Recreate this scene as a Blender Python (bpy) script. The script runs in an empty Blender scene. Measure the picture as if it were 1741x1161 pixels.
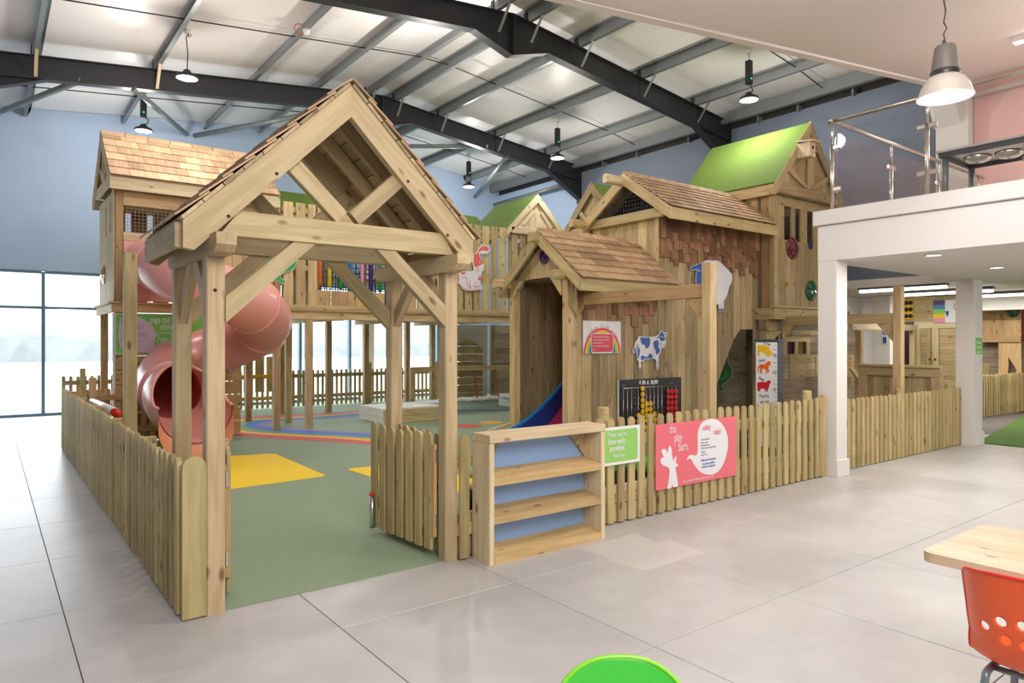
import bpy, bmesh, math, random
from mathutils import Vector, Matrix
R = random.Random(7)
V = Vector
S = bpy.context.scene
COL = S.collection
PI = math.pi

# ------------------------------------------------------------------ camera, sky, exposure
FOC, CX, CY, EYE = 1172.0, 870.5, 580.5, 1.6
AZ = math.atan2(2410 - CX, FOC)                 # angle between the long axis of the hall (X) and the view
FWD = V((math.cos(AZ), math.sin(AZ), 0))
RGT = V((math.sin(AZ), -math.cos(AZ), 0))
cam = bpy.data.cameras.new('camera')
cam_ob = bpy.data.objects.new('camera', cam)
COL.objects.link(cam_ob)
cam.sensor_width = 36.0
cam.lens = FOC / 1741 * 36
cam.clip_start = 0.05
cam.clip_end = 300
cam_ob.location = (0, 0, EYE)
cam_ob.rotation_euler = (PI / 2, 0, AZ - PI / 2)
S.camera = cam_ob

S.view_settings.view_transform = 'Standard'
S.view_settings.look = 'None'
S.view_settings.gamma = 1
S.view_settings.use_curve_mapping = False
S.view_settings.exposure = 0.5
S.cycles.use_denoising = True
S.cycles.max_bounces = 7
S.cycles.diffuse_bounces = 4
S.cycles.glossy_bounces = 3
S.cycles.transmission_bounces = 4
S.cycles.transparent_max_bounces = 10
S.cycles.caustics_reflective = False
S.cycles.caustics_refractive = False
S.cycles.sample_clamp_indirect = 6.0

W = bpy.data.worlds.new('overcast_sky')
S.world = W
W.use_nodes = True
bg = W.node_tree.nodes['Background']
bg.inputs[0].default_value = (0.88, 0.95, 1.0, 1)
bg.inputs[1].default_value = 5.0

LIGHTS = []
def area_light(name, loc, size, power, color=(1, 0.95, 0.88), rot=(0, 0, 0), shape='DISK', size_y=None, spread=None):
    l = bpy.data.lights.new(name, 'AREA')
    l.shape = shape
    l.size = size
    if size_y: l.size_y = size_y
    l.energy = power
    l.color = color
    if spread: l.spread = spread
    o = bpy.data.objects.new(name, l)
    o.location = loc
    o.rotation_euler = rot
    COL.objects.link(o)
    return o
def point_light(name, loc, power, color, r=0.14):
    l = bpy.data.lights.new(name, 'POINT')
    l.energy = power; l.color = color; l.shadow_soft_size = r
    o = bpy.data.objects.new(name, l); o.location = loc
    COL.objects.link(o)
    return o
# added fill lights over the seating area, behind and beside the camera
WARM = (1, 0.965, 0.92)
area_light('cafe_fill_light', (1.0, -1.2, 4.0), 3.0, 185, WARM, (0.75, 0, -0.4))
point_light('cafe_fill_light', (5.0, 1.6, 4.3), 85, WARM, 0.25)
area_light('mezzanine_fill', (10.6, 1.2, 5.0), 1.6, 40, (1, 0.9, 0.84))  # added fill above the mezzanine, no fixture here

point_light('mezzanine_point_fill', (9.6, 0.6, 4.7), 45, (1, 0.92, 0.87), 0.15)  # added fill to brighten the mezzanine ceiling
# ------------------------------------------------------------------ geometry from the photograph's perspective
def ray(px, py):
    return FWD + RGT * ((px - CX) / FOC) + V((0, 0, 1)) * ((CY - py) / FOC)
C0 = V((0, 0, EYE))
def PY(px, py, y):
    r = ray(px, py); return C0 + r * (y / r.y)
def PX(px, py, x):
    r = ray(px, py); return C0 + r * (x / r.x)
def PG(px, py, z=0.0):
    r = ray(px, py); return C0 + r * ((z - EYE) / r.z)

# ------------------------------------------------------------------ objects
WM = {}                                            # world matrix of every object made here
def place(o, m, parent=None):
    COL.objects.link(o)
    if parent is not None:
        o.parent = parent
        o.matrix_basis = WM[parent.name].inverted() @ m
    else:
        o.matrix_basis = m
    WM[o.name] = m
    return o
def tag(o, label=None, cat=None, group=None, kind=None):
    if label: o['label'] = label
    if cat: o['category'] = cat
    if group: o['group'] = group
    if kind: o['kind'] = kind
    return o
def thing(name, label, cat, loc=(0, 0, 0), group=None, kind=None):
    o = bpy.data.objects.new(name, None)
    o.empty_display_size = 0.1
    place(o, Matrix.Translation(V(loc)))
    return tag(o, label, cat, group, kind)
def struct(o):
    o['kind'] = 'structure'; return o

def newmesh(name, verts, faces, mat=None, smooth=False):
    me = bpy.data.meshes.new(name)
    me.from_pydata([tuple(v) for v in verts], [], faces)
    if mat is not None: me.materials.append(mat)
    if smooth:
        me.polygons.foreach_set('use_smooth', [True] * len(me.polygons))
    me.update()
    return me
def fix_normals(me):
    bm = bmesh.new(); bm.from_mesh(me)
    bmesh.ops.recalc_face_normals(bm, faces=bm.faces)
    bm.to_mesh(me); bm.free()
def obj(name, me, m=None, parent=None):
    return place(bpy.data.objects.new(name, me), m if m is not None else Matrix(), parent)
def basis(origin, x, y, z):
    m = Matrix((x, y, z)).transposed().to_4x4()
    m.translation = origin
    return m
def frame_from(p0, p1, up=None):
    x = (p1 - p0).normalized()
    if up is None:
        up = V((0, 0, 1)) if abs(x.z) < 0.9 else V((0, -1, 0))
    z = (up - x * up.dot(x)).normalized()
    return x, z.cross(x), z

CACHE = {}
def timber_mesh(L, w, h, mat, b):
    key = ('t', round(L, 3), round(w, 4), round(h, 4), mat.name, b)
    if key in CACHE: return CACHE[key]
    y, z = w / 2, h / 2
    if b > 0:
        pr = [(-y + b, -z), (y - b, -z), (y, -z + b), (y, z - b), (y - b, z), (-y + b, z), (-y, z - b), (-y, -z + b)]
    else:
        pr = [(-y, -z), (y, -z), (y, z), (-y, z)]
    n = len(pr)
    vs = [(-L / 2, a, c) for a, c in pr] + [(L / 2, a, c) for a, c in pr]
    fs = [(i, (i + 1) % n, n + (i + 1) % n, n + i) for i in range(n)]
    fs += [tuple(range(n - 1, -1, -1)), tuple(range(n, 2 * n))]
    me = newmesh('timber', vs, fs, mat)
    fix_normals(me)
    CACHE[key] = me
    return me
def timber(name, p0, p1, w, h, mat, parent=None, up=None, b=0.004):
    """a sawn piece from p0 to p1 along its centre line: w across, h along up; grain runs along it"""
    p0, p1 = V(p0), V(p1)
    x, y, z = frame_from(p0, p1, None if up is None else V(up))
    L = (p1 - p0).length
    if b and min(w, h) < 0.02: b = min(w, h) * 0.15
    return obj(name, timber_mesh(L, w, h, mat, b), basis((p0 + p1) / 2, x, y, z), parent)
def box(name, lo, hi, mat, parent=None, axis=None, b=0.004):
    """axis-aligned box whose grain runs along its longest side (or along axis)"""
    lo, hi = V(lo), V(hi)
    d = hi - lo; c = (lo + hi) / 2
    if axis is None: axis = max(range(3), key=lambda i: d[i])
    e = V((0, 0, 0)); e[axis] = d[axis] / 2
    if axis == 0: w, h = d.y, d.z
    elif axis == 1: w, h = d.x, d.z
    else: w, h = d.x, d.y
    return timber(name, c - e, c + e, w, h, mat, parent, up=(0, 0, 1) if axis != 2 else (0, 1, 0), b=b)
def prism(name, pts, depth, mat, parent=None, grain=None, smooth=False):
    """planar polygon pts (world) extruded by the vector depth; grain = direction of the wood grain"""
    pts = [V(p) for p in pts]; depth = V(depth)
    n = depth.normalized()
    x = V(grain) if grain is not None else (pts[1] - pts[0])
    c = sum(pts, V()) / len(pts) + depth / 2
    if (x - n * x.dot(n)).length < 1e-4 * x.length:      # grain along the extrusion
        z_ = (pts[1] - pts[0]); z_ = (z_ - n * z_.dot(n)).normalized()
        m = basis(c, n, z_.cross(n), z_)
    else:
        x = (x - n * x.dot(n)).normalized()
        m = basis(c, x, n.cross(x), n)
    mi = m.inverted()
    k = len(pts)
    vs = [mi @ p for p in pts] + [mi @ (p + depth) for p in pts]
    fs = [(i, (i + 1) % k, k + (i + 1) % k, k + i) for i in range(k)] + [tuple(range(k - 1, -1, -1)), tuple(range(k, 2 * k))]
    me = newmesh(name, vs, fs, mat)
    fix_normals(me)
    return obj(name, me, m, parent)
def smooth_pts(pts, n=4, closed=True):
    out = []; k = len(pts)
    for i in range(k if closed else k - 1):
        p0, p1, p2, p3 = [V(pts[(i + j) % k] if closed else pts[min(max(i + j, 0), k - 1)]) for j in (-1, 0, 1, 2)]
        for s in range(n):
            t = s / n
            out.append(0.5 * ((2 * p1) + (p2 - p0) * t + (2 * p0 - 5 * p1 + 4 * p2 - p3) * t * t + (3 * p1 - p0 - 3 * p2 + p3) * t ** 3))
    if not closed: out.append(V(pts[-1]))
    return out
def rings_mesh(rings, closed_ends=True, loop=False):
    n = len(rings[0]); vs = [p for r in rings for p in r]; fs = []
    for i in range(len(rings) - 1):
        for j in range(n):
            a, b = i * n + j, i * n + (j + 1) % n
            fs.append((a, b, b + n, a + n))
    if closed_ends:
        fs.append(tuple(range(n - 1, -1, -1))); k = (len(rings) - 1) * n
        fs.append(tuple(range(k, k + n)))
    return vs, fs
def tube(name, pts, r, mat, parent=None, n=8, closed_ends=True):
    pts = [V(p) for p in pts]; rings = []
    ref = None
    for i, p in enumerate(pts):
        d = (pts[min(i + 1, len(pts) - 1)] - pts[max(i - 1, 0)]).normalized()
        if ref is None:
            ref = V((0, 0, 1)) if abs(d.z) < 0.9 else V((1, 0, 0))
        a = (ref - d * ref.dot(d)).normalized(); ref = a
        b = d.cross(a)
        rr = r[i] if isinstance(r, (list, tuple)) else r
        rings.append([p + (a * math.cos(t) + b * math.sin(t)) * rr for t in [2 * PI * k / n for k in range(n)]])
    c = sum(pts, V()) / len(pts)
    vs, fs = rings_mesh([[q - c for q in ring] for ring in rings], closed_ends)
    me = newmesh(name, vs, fs, mat, smooth=True)
    fix_normals(me)
    return obj(name, me, Matrix.Translation(c), parent)
def lathe(name, prof, origin, mat, parent=None, axis=(0, 0, 1), n=24, closed=False):
    """prof: (radius, height) pairs along axis"""
    z = V(axis).normalized()
    x = (V((1, 0, 0)) if abs(z.x) < 0.9 else V((0, 1, 0)))
    x = (x - z * x.dot(z)).normalized(); y = z.cross(x)
    rings = [[V((r * math.cos(2 * PI * k / n), r * math.sin(2 * PI * k / n), h)) for k in range(n)] for r, h in prof]
    vs, fs = rings_mesh(rings, closed)
    me = newmesh(name, vs, fs, mat, smooth=True)
    if closed: fix_normals(me)
    return obj(name, me, basis(V(origin), x, y, z), parent)
def join_boxes(name, boxes, mat, parent=None, kind=None):
    """many small boxes (lo, hi) as ONE object"""
    vs, fs = [], []
    for lo, hi in boxes:
        k = len(vs)
        vs += [(x, y, z) for x in (lo[0], hi[0]) for y in (lo[1], hi[1]) for z in (lo[2], hi[2])]
        fs += [tuple(k + i for i in f) for f in ((0, 1, 3, 2), (4, 6, 7, 5), (0, 4, 5, 1), (2, 3, 7, 6), (0, 2, 6, 4), (1, 5, 7, 3))]
    o = obj(name, newmesh(name, vs, fs, mat), Matrix(), parent)
    if kind: o['kind'] = kind
    return o
TXT = {}
def text(name, s, origin, xdir, up, size, mat, parent=None, align='CENTER', sx=1.0, depth=0.0006, shear=0.0, bold=0.0):
    cu = bpy.data.curves.new('txt', 'FONT')
    cu.body = s; cu.size = size; cu.align_x = align; cu.align_y = 'CENTER'; cu.extrude = depth; cu.shear = shear
    cu.offset = bold
    cu.resolution_u = 3
    t = bpy.data.objects.new('txt', cu)
    COL.objects.link(t)
    dg = bpy.context.evaluated_depsgraph_get()
    me = bpy.data.meshes.new_from_object(t.evaluated_get(dg))
    bpy.data.objects.remove(t); bpy.data.curves.remove(cu)
    me.materials.clear(); me.materials.append(mat)
    me.transform(Matrix.Diagonal((sx, 1, 1, 1)))
    x = V(xdir).normalized(); y = V(up).normalized()
    return obj(name, me, basis(V(origin), x, y, x.cross(y)), parent)

# ------------------------------------------------------------------ materials
def nodes_of(name):
    m = bpy.data.materials.new(name); m.use_nodes = True
    nt = m.node_tree
    return m, nt, nt.nodes['Principled BSDF']
def plain(name, col, rough=0.5, metal=0.0, spec=0.5, coat=0.0, noise=0.0, nscale=8.0, bump=0.0):
    m, nt, b = nodes_of(name)
    b.inputs['Base Color'].default_value = (*col, 1)
    b.inputs['Roughness'].default_value = rough
    b.inputs['Metallic'].default_value = metal
    b.inputs['Specular IOR Level'].default_value = spec
    if coat: b.inputs['Coat Weight'].default_value = coat
    tc = nt.nodes.new('ShaderNodeTexCoord')
    nz = nt.nodes.new('ShaderNodeTexNoise'); nz.inputs['Scale'].default_value = nscale; nz.inputs['Detail'].default_value = 4
    nt.links.new(tc.outputs['Object'], nz.inputs['Vector'])
    if noise:
        mx = nt.nodes.new('ShaderNodeMix'); mx.data_type = 'RGBA'
        mx.inputs['A'].default_value = (*[c * (1 - noise) for c in col], 1)
        mx.inputs['B'].default_value = (*[min(1, c * (1 + noise)) for c in col], 1)
        nt.links.new(nz.outputs['Fac'], mx.inputs['Factor'])
        nt.links.new(mx.outputs['Result'], b.inputs['Base Color'])
    else:
        mr = nt.nodes.new('ShaderNodeMapRange')
        mr.inputs['To Min'].default_value = max(0, rough - 0.04); mr.inputs['To Max'].default_value = min(1, rough + 0.04)
        nt.links.new(nz.outputs['Fac'], mr.inputs['Value']); nt.links.new(mr.outputs['Result'], b.inputs['Roughness'])
    if bump:
        bp = nt.nodes.new('ShaderNodeBump'); bp.inputs['Strength'].default_value = bump; bp.inputs['Distance'].default_value = 0.01
        nt.links.new(nz.outputs['Fac'], bp.inputs['Height']); nt.links.new(bp.outputs['Normal'], b.inputs['Normal'])
    return m
def emit(name, col, strength):
    m, nt, b = nodes_of(name)
    b.inputs['Base Color'].default_value = (*col, 1)
    b.inputs['Emission Color'].default_value = (*col, 1)
    b.inputs['Emission Strength'].default_value = strength
    return m
def wood(name, light, dark, knot=(0.16, 0.075, 0.025), var=0.22, rough=0.62, knots=1.0, grain=1.0):
    """timber: grain along the object's own X, knots, board-to-board variation from the object's random"""
    m, nt, b = nodes_of(name)
    N, Lk = nt.nodes.new, nt.links.new
    tc = N('ShaderNodeTexCoord'); oi = N('ShaderNodeObjectInfo')
    off = N('ShaderNodeVectorMath'); off.operation = 'MULTIPLY_ADD'
    cb = N('ShaderNodeCombineXYZ')
    for i in range(3): Lk(oi.outputs['Random'], cb.inputs[i])
    Lk(cb.outputs[0], off.inputs[0]); off.inputs[1].default_value = (37.0, 19.0, 53.0); Lk(tc.outputs['Object'], off.inputs[2])
    def mapped(sc):
        mp = N('ShaderNodeVectorMath'); mp.operation = 'MULTIPLY'; mp.inputs[1].default_value = sc
        Lk(off.outputs[0], mp.inputs[0]); return mp.outputs[0]
    warp = N('ShaderNodeTexNoise'); warp.inputs['Scale'].default_value = 1.0; warp.inputs['Detail'].default_value = 2
    Lk(mapped((0.8, 8, 8)), warp.inputs['Vector'])
    # rings seen on the face
    wv = N('ShaderNodeMath'); wv.operation = 'MULTIPLY'; wv.inputs[1].default_value = 30.0 * grain
    Lk(warp.outputs['Fac'], wv.inputs[0])
    sn = N('ShaderNodeMath'); sn.operation = 'SINE'; Lk(wv.outputs[0], sn.inputs[0])
    s01 = N('ShaderNodeMapRange'); s01.inputs['From Min'].default_value = -1; Lk(sn.outputs[0], s01.inputs['Value'])
    fine = N('ShaderNodeTexNoise'); fine.inputs['Scale'].default_value = 1.0; fine.inputs['Detail'].default_value = 3
    Lk(mapped((4, 110, 110)), fine.inputs['Vector'])
    g = N('ShaderNodeMix'); g.inputs['Factor'].default_value = 0.62
    Lk(s01.outputs[0], g.inputs[2]); Lk(fine.outputs['Fac'], g.inputs[3])
    blotch = N('ShaderNodeTexNoise'); blotch.inputs['Scale'].default_value = 1.0; blotch.inputs['Detail'].default_value = 3
    Lk(mapped((1.1, 4, 4)), blotch.inputs['Vector'])
    ad = N('ShaderNodeMath'); ad.operation = 'MULTIPLY_ADD'; ad.inputs[1].default_value = 0.55
    Lk(blotch.outputs['Fac'], ad.inputs[0]); 
    hv = N('ShaderNodeMath'); hv.operation = 'MULTIPLY'; hv.inputs[1].default_value = 0.5; Lk(g.outputs[0], hv.inputs[0]); Lk(hv.outputs[0], ad.inputs[2])
    cr = N('ShaderNodeValToRGB')
    cr.color_ramp.elements[0].position = 0.30; cr.color_ramp.elements[0].color = (*dark, 1)
    cr.color_ramp.elements[1].position = 0.72; cr.color_ramp.elements[1].color = (*light, 1)
    Lk(ad.outputs[0], cr.inputs[0])
    # knots
    vo = N('ShaderNodeTexVoronoi'); vo.inputs['Scale'].default_value = 1.0; vo.inputs['Randomness'].default_value = 1.0
    Lk(mapped((3.2, 7.5, 7.5)), vo.inputs['Vector'])
    kr = N('ShaderNodeMapRange'); kr.inputs['From Min'].default_value = 0.08 * knots + 0.0001; kr.inputs['From Max'].default_value = 0.17 * knots + 0.001
    kr.inputs['To Min'].default_value = 1; kr.inputs['To Max'].default_value = 0
    Lk(vo.outputs['Distance'], kr.inputs['Value'])
    km = N('ShaderNodeMath'); km.operation = 'MULTIPLY'; km.inputs[1].default_value = 0.8; Lk(kr.outputs[0], km.inputs[0])
    mk = N('ShaderNodeMix'); mk.data_type = 'RGBA'; mk.inputs['B'].default_value = (*knot, 1)
    Lk(km.outputs[0], mk.inputs['Factor']); Lk(cr.outputs[0], mk.inputs['A'])
    # piece to piece
    hs = N('ShaderNodeHueSaturation')
    vr = N('ShaderNodeMapRange'); vr.inputs['To Min'].default_value = 1 - var; vr.inputs['To Max'].default_value = 1 + var
    Lk(oi.outputs['Random'], vr.inputs['Value']); Lk(vr.outputs[0], hs.inputs['Value'])
    r2 = N('ShaderNodeMath'); r2.operation = 'MULTIPLY'; r2.inputs[1].default_value = 17.31; Lk(oi.outputs['Random'], r2.inputs[0])
    r3 = N('ShaderNodeMath'); r3.operation = 'FRACT'; Lk(r2.outputs[0], r3.inputs[0])
    hr = N('ShaderNodeMapRange'); hr.inputs['To Min'].default_value = 0.49; hr.inputs['To Max'].default_value = 0.508
    Lk(r3.outputs[0], hr.inputs['Value']); Lk(hr.outputs[0], hs.inputs['Hue'])
    Lk(mk.outputs['Result'], hs.inputs['Color']); Lk(hs.outputs[0], b.inputs['Base Color'])
    b.inputs['Roughness'].default_value = rough
    b.inputs['Specular IOR Level'].default_value = 0.3
    bp = N('ShaderNodeBump'); bp.inputs['Strength'].default_value = 0.25; bp.inputs['Distance'].default_value = 0.004
    Lk(g.outputs[0], bp.inputs['Height']); Lk(bp.outputs[0], b.inputs['Normal'])
    return m

M = {}
M['pine'] = wood('treated_pine', (0.66, 0.515, 0.28), (0.44, 0.315, 0.145), var=0.22)
M['facade'] = wood('barn_cladding', (0.50, 0.39, 0.215), (0.31, 0.225, 0.11), var=0.26)
M['hut'] = wood('canopy_timber', (0.60, 0.475, 0.285), (0.425, 0.32, 0.175), var=0.10)
M['fresh'] = wood('fresh_sawn_pine', (0.76, 0.63, 0.42), (0.58, 0.45, 0.265), var=0.10)
M['picket'] = wood('picket_timber', (0.56, 0.45, 0.225), (0.37, 0.275, 0.115), var=0.2)
M['weathered'] = wood('shaded_weathered_boards', (0.31, 0.25, 0.17), (0.175, 0.13, 0.085), var=0.28)  # older, greyer wood, its colour also darkened to stand for shade
M['sheath'] = wood('roof_sheathing', (0.60, 0.48, 0.29), (0.38, 0.29, 0.16), var=0.3)
M['orange_pine'] = wood('orange_pine', (0.64, 0.44, 0.22), (0.45, 0.285, 0.125), var=0.2)
M['cedar'] = wood('cedar_shingle', (0.60, 0.415, 0.26), (0.42, 0.26, 0.145), var=0.28, knots=0.0)
M['cedar_dark'] = wood('cedar_wall_shingle', (0.36, 0.195, 0.105), (0.21, 0.105, 0.052), var=0.4, knots=0.0)
M['birch'] = wood('table_pine', (0.70, 0.56, 0.39), (0.56, 0.42, 0.26), var=0.05, rough=0.4, knots=0.6)
M['lit_wood'] = wood('white_lit_boards', (0.84, 0.81, 0.73), (0.70, 0.65, 0.55), var=0.1, knots=0.5)  # window light on the wood put into its colour
M['white'] = plain('white_paint', (0.76, 0.725, 0.695), 0.6, noise=0.02, nscale=2)
M['ceil_white'] = plain('ceiling_plaster', (0.88, 0.82, 0.785), 0.7, noise=0.02, nscale=1.5)
M['blue_wall'] = plain('blue_wall_paint', (0.42, 0.54, 0.72), 0.65, noise=0.05, nscale=1.2)
M['blue_wall2'] = plain('slate_blue_wall_paint', (0.165, 0.195, 0.255), 0.65, noise=0.05, nscale=1.2)
M['pink_wall'] = plain('pink_wall_paint', (0.78, 0.50, 0.46), 0.65, noise=0.03, nscale=1.2)
M['pink_wall2'] = plain('rose_wall_paint', (0.82, 0.33, 0.38), 0.65, noise=0.03, nscale=1.2)
M['steel'] = plain('black_steel', (0.022, 0.022, 0.025), 0.45, noise=0.2, nscale=40, spec=0.4)
M['galv'] = plain('galvanised_steel', (0.235, 0.255, 0.255), 0.42, metal=0.4, noise=0.12, nscale=6)
M['inox'] = plain('brushed_stainless', (0.62, 0.58, 0.53), 0.28, metal=1.0)
M['chrome'] = plain('bright_zinc', (0.72, 0.73, 0.75), 0.25, metal=1.0)
M['black'] = plain('black_plastic', (0.015, 0.015, 0.017), 0.4)
M['dark'] = plain('dark_recess', (0.03, 0.026, 0.022), 0.8)  # near-black standing for shade in the wall gap, loft and holes
M['purple_dark'] = plain('dark_purple_opening', (0.05, 0.018, 0.04), 0.7)
M['frame'] = plain('window_frame_blue_grey', (0.10, 0.19, 0.27), 0.4)
M['red'] = plain('red_plastic', (0.70, 0.02, 0.015), 0.3)
M['orange_red'] = plain('orange_red_shell', (0.90, 0.115, 0.022), 0.32, spec=0.5)
M['chair_rim'] = plain('red_shell_rim', (0.72, 0.035, 0.02), 0.32, spec=0.5)
M['green_chair'] = plain('green_shell', (0.06, 0.50, 0.055), 0.14, coat=0.3)
M['lime'] = plain('lime_rim', (0.22, 0.62, 0.035), 0.25)
M['pink_plastic'] = plain('pink_slide_plastic', (0.86, 0.39, 0.35), 0.30, spec=0.5)
M['pink_inside'] = plain('slide_inside_plastic', (0.62, 0.13, 0.14), 0.35)
M['slide_blue'] = plain('blue_slide_plastic', (0.012, 0.07, 0.34), 0.25)
M['slide_blue2'] = plain('blue_slide_rim', (0.02, 0.20, 0.55), 0.25)
M['slide_pink'] = plain('crimson_slide_bed', (0.52, 0.03, 0.12), 0.3)
M['yellow'] = plain('yellow_plastic', (0.80, 0.48, 0.015), 0.4)
M['magenta'] = plain('magenta_plastic', (0.75, 0.02, 0.32), 0.35)
M['kart_green'] = plain('green_plastic', (0.10, 0.55, 0.05), 0.35)
M['rubber'] = plain('black_rubber', (0.012, 0.012, 0.012), 0.8)
M['charcoal'] = plain('charcoal_post', (0.055, 0.06, 0.075), 0.5)
M['sign_white'] = plain('sign_white', (0.84, 0.83, 0.86), 0.4)
M['sign_green'] = plain('sign_green', (0.19, 0.56, 0.085), 0.4)
M['sign_lime'] = plain('sign_lime', (0.30, 0.62, 0.13), 0.4)
M['sign_pink'] = plain('sign_pink', (0.83, 0.16, 0.20), 0.4)
M['sign_red'] = plain('sign_red', (0.72, 0.05, 0.09), 0.4)
M['coral'] = plain('coral_print', (0.86, 0.16, 0.14), 0.4)
M['ink_blue'] = plain('blue_print', (0.015, 0.10, 0.42), 0.4)
M['ink_grey'] = plain('grey_print', (0.30, 0.29, 0.33), 0.5)
M['ink_black'] = plain('black_print', (0.02, 0.02, 0.02), 0.5)
M['hen_green'] = plain('green_animal_print', (0.03, 0.36, 0.10), 0.4)
M['hen_dark'] = plain('dark_green_animal_print', (0.012, 0.14, 0.035), 0.4)
M['lilac'] = plain('lilac_print', (0.62, 0.50, 0.60), 0.5)
M['c_red'] = plain('chart_red', (0.60, 0.012, 0.03), 0.4)
M['c_orange'] = plain('chart_orange', (0.85, 0.14, 0.01), 0.4)
M['c_yellow'] = plain('chart_yellow', (0.86, 0.52, 0.01), 0.4)
M['disc_yellow'] = plain('yellow_disc', (0.82, 0.47, 0.01), 0.35)
M['disc_red'] = plain('red_disc', (0.58, 0.015, 0.02), 0.35)
M['rb_red'] = plain('rainbow_red', (0.62, 0.10, 0.075), 0.8, noise=0.1, nscale=120)
M['rb_yellow'] = plain('rainbow_yellow', (0.82, 0.42, 0.025), 0.8, noise=0.1, nscale=120)
M['rb_green'] = plain('rainbow_green', (0.20, 0.33, 0.12), 0.8, noise=0.1, nscale=120)
M['rb_blue'] = plain('rainbow_blue', (0.065, 0.17, 0.48), 0.8, noise=0.1, nscale=120)
M['rb_purple'] = plain('rainbow_purple', (0.27, 0.17, 0.46), 0.8, noise=0.1, nscale=120)
M['mat_yellow'] = plain('yellow_rubber', (0.93, 0.64, 0.008), 0.75, noise=0.06, nscale=120)
M['rack_blue'] = plain('blue_back_panel', (0.30, 0.47, 0.80), 0.5)
M['rope'] = plain('red_rope', (0.45, 0.03, 0.02), 0.8)
M['net'] = plain('blue_net_rope', (0.02, 0.12, 0.25), 0.8)
M['wire'] = plain('wire_mesh', (0.30, 0.20, 0.11), 0.5, metal=0.3)
M['bell_grey'] = plain('grey_lamp_shell', (0.13, 0.115, 0.105), 0.45)
M['bell_alu'] = plain('pale_lamp_shade', (0.58, 0.53, 0.48), 0.35, metal=0.35)
M['bell_in'] = emit('lamp_shade_inside', (0.92, 0.92, 1.0), 0.35)
M['lens'] = emit('lamp_lens', (1, 0.97, 0.90), 9.0)
M['tube_light'] = emit('fluorescent_tube', (1, 0.99, 0.95), 5.0)
M['led_green'] = emit('green_indicator', (0.0, 0.8, 0.3), 2.0)
for nm, c in dict(t_orange=(0.72, 0.16, 0.01), t_yellow=(0.80, 0.50, 0.01), t_green=(0.02, 0.26, 0.04), t_blue=(0.03, 0.20, 0.45), t_pink=(0.80, 0.28, 0.42), t_purple=(0.06, 0.02, 0.16), t_brown=(0.15, 0.09, 0.05)).items():
    M[nm] = plain('hanging_' + nm[2:], c, 0.45)

def bubble_mat(name, col):
    m, nt, b = nodes_of(name)
    b.inputs['Base Color'].default_value = (*col, 1); b.inputs['Roughness'].default_value = 0.05
    b.inputs['Transmission Weight'].default_value = 0.35; b.inputs['Coat Weight'].default_value = 0.6
    return m
M['b_red'] = bubble_mat('bubble_red', (0.20, 0.01, 0.04)); M['b_blue'] = bubble_mat('bubble_blue', (0.01, 0.03, 0.22))
M['b_green'] = bubble_mat('bubble_green', (0.01, 0.15, 0.06)); M['b_yellow'] = bubble_mat('bubble_yellow', (0.55, 0.36, 0.01))
M['b_purple'] = bubble_mat('bubble_purple', (0.05, 0.015, 0.16))

def glass_mat(name, tint, refl):
    m = bpy.data.materials.new(name); m.use_nodes = True
    nt = m.node_tree; nt.nodes.clear()
    out = nt.nodes.new('ShaderNodeOutputMaterial'); mix = nt.nodes.new('ShaderNodeMixShader')
    tr = nt.nodes.new('ShaderNodeBsdfTransparent'); tr.inputs[0].default_value = (*tint, 1)
    gl = nt.nodes.new('ShaderNodeBsdfGlossy'); gl.inputs['Roughness'].default_value = 0.02
    fr = nt.nodes.new('ShaderNodeFresnel'); fr.inputs[0].default_value = 1.5
    mu = nt.nodes.new('ShaderNodeMath'); mu.operation = 'MULTIPLY'; mu.inputs[1].default_value = refl
    ge = nt.nodes.new('ShaderNodeNewGeometry'); fb = nt.nodes.new('ShaderNodeMath'); fb.operation = 'SUBTRACT'; fb.inputs[0].default_value = 1.0
    m2 = nt.nodes.new('ShaderNodeMath'); m2.operation = 'MULTIPLY'
    nt.links.new(ge.outputs['Backfacing'], fb.inputs[1]); nt.links.new(fb.outputs[0], m2.inputs[0]); nt.links.new(fr.outputs[0], m2.inputs[1])
    nt.links.new(m2.outputs[0], mu.inputs[0]); nt.links.new(mu.outputs[0], mix.inputs[0])
    nt.links.new(tr.outputs[0], mix.inputs[1]); nt.links.new(gl.outputs[0], mix.inputs[2]); nt.links.new(mix.outputs[0], out.inputs[0])
    return m
M['glass'] = glass_mat('window_glass', (0.985, 0.99, 0.995), 0.7)
M['rail_glass'] = glass_mat('balustrade_glass', (0.95, 0.96, 0.965), 1.0)

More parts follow.
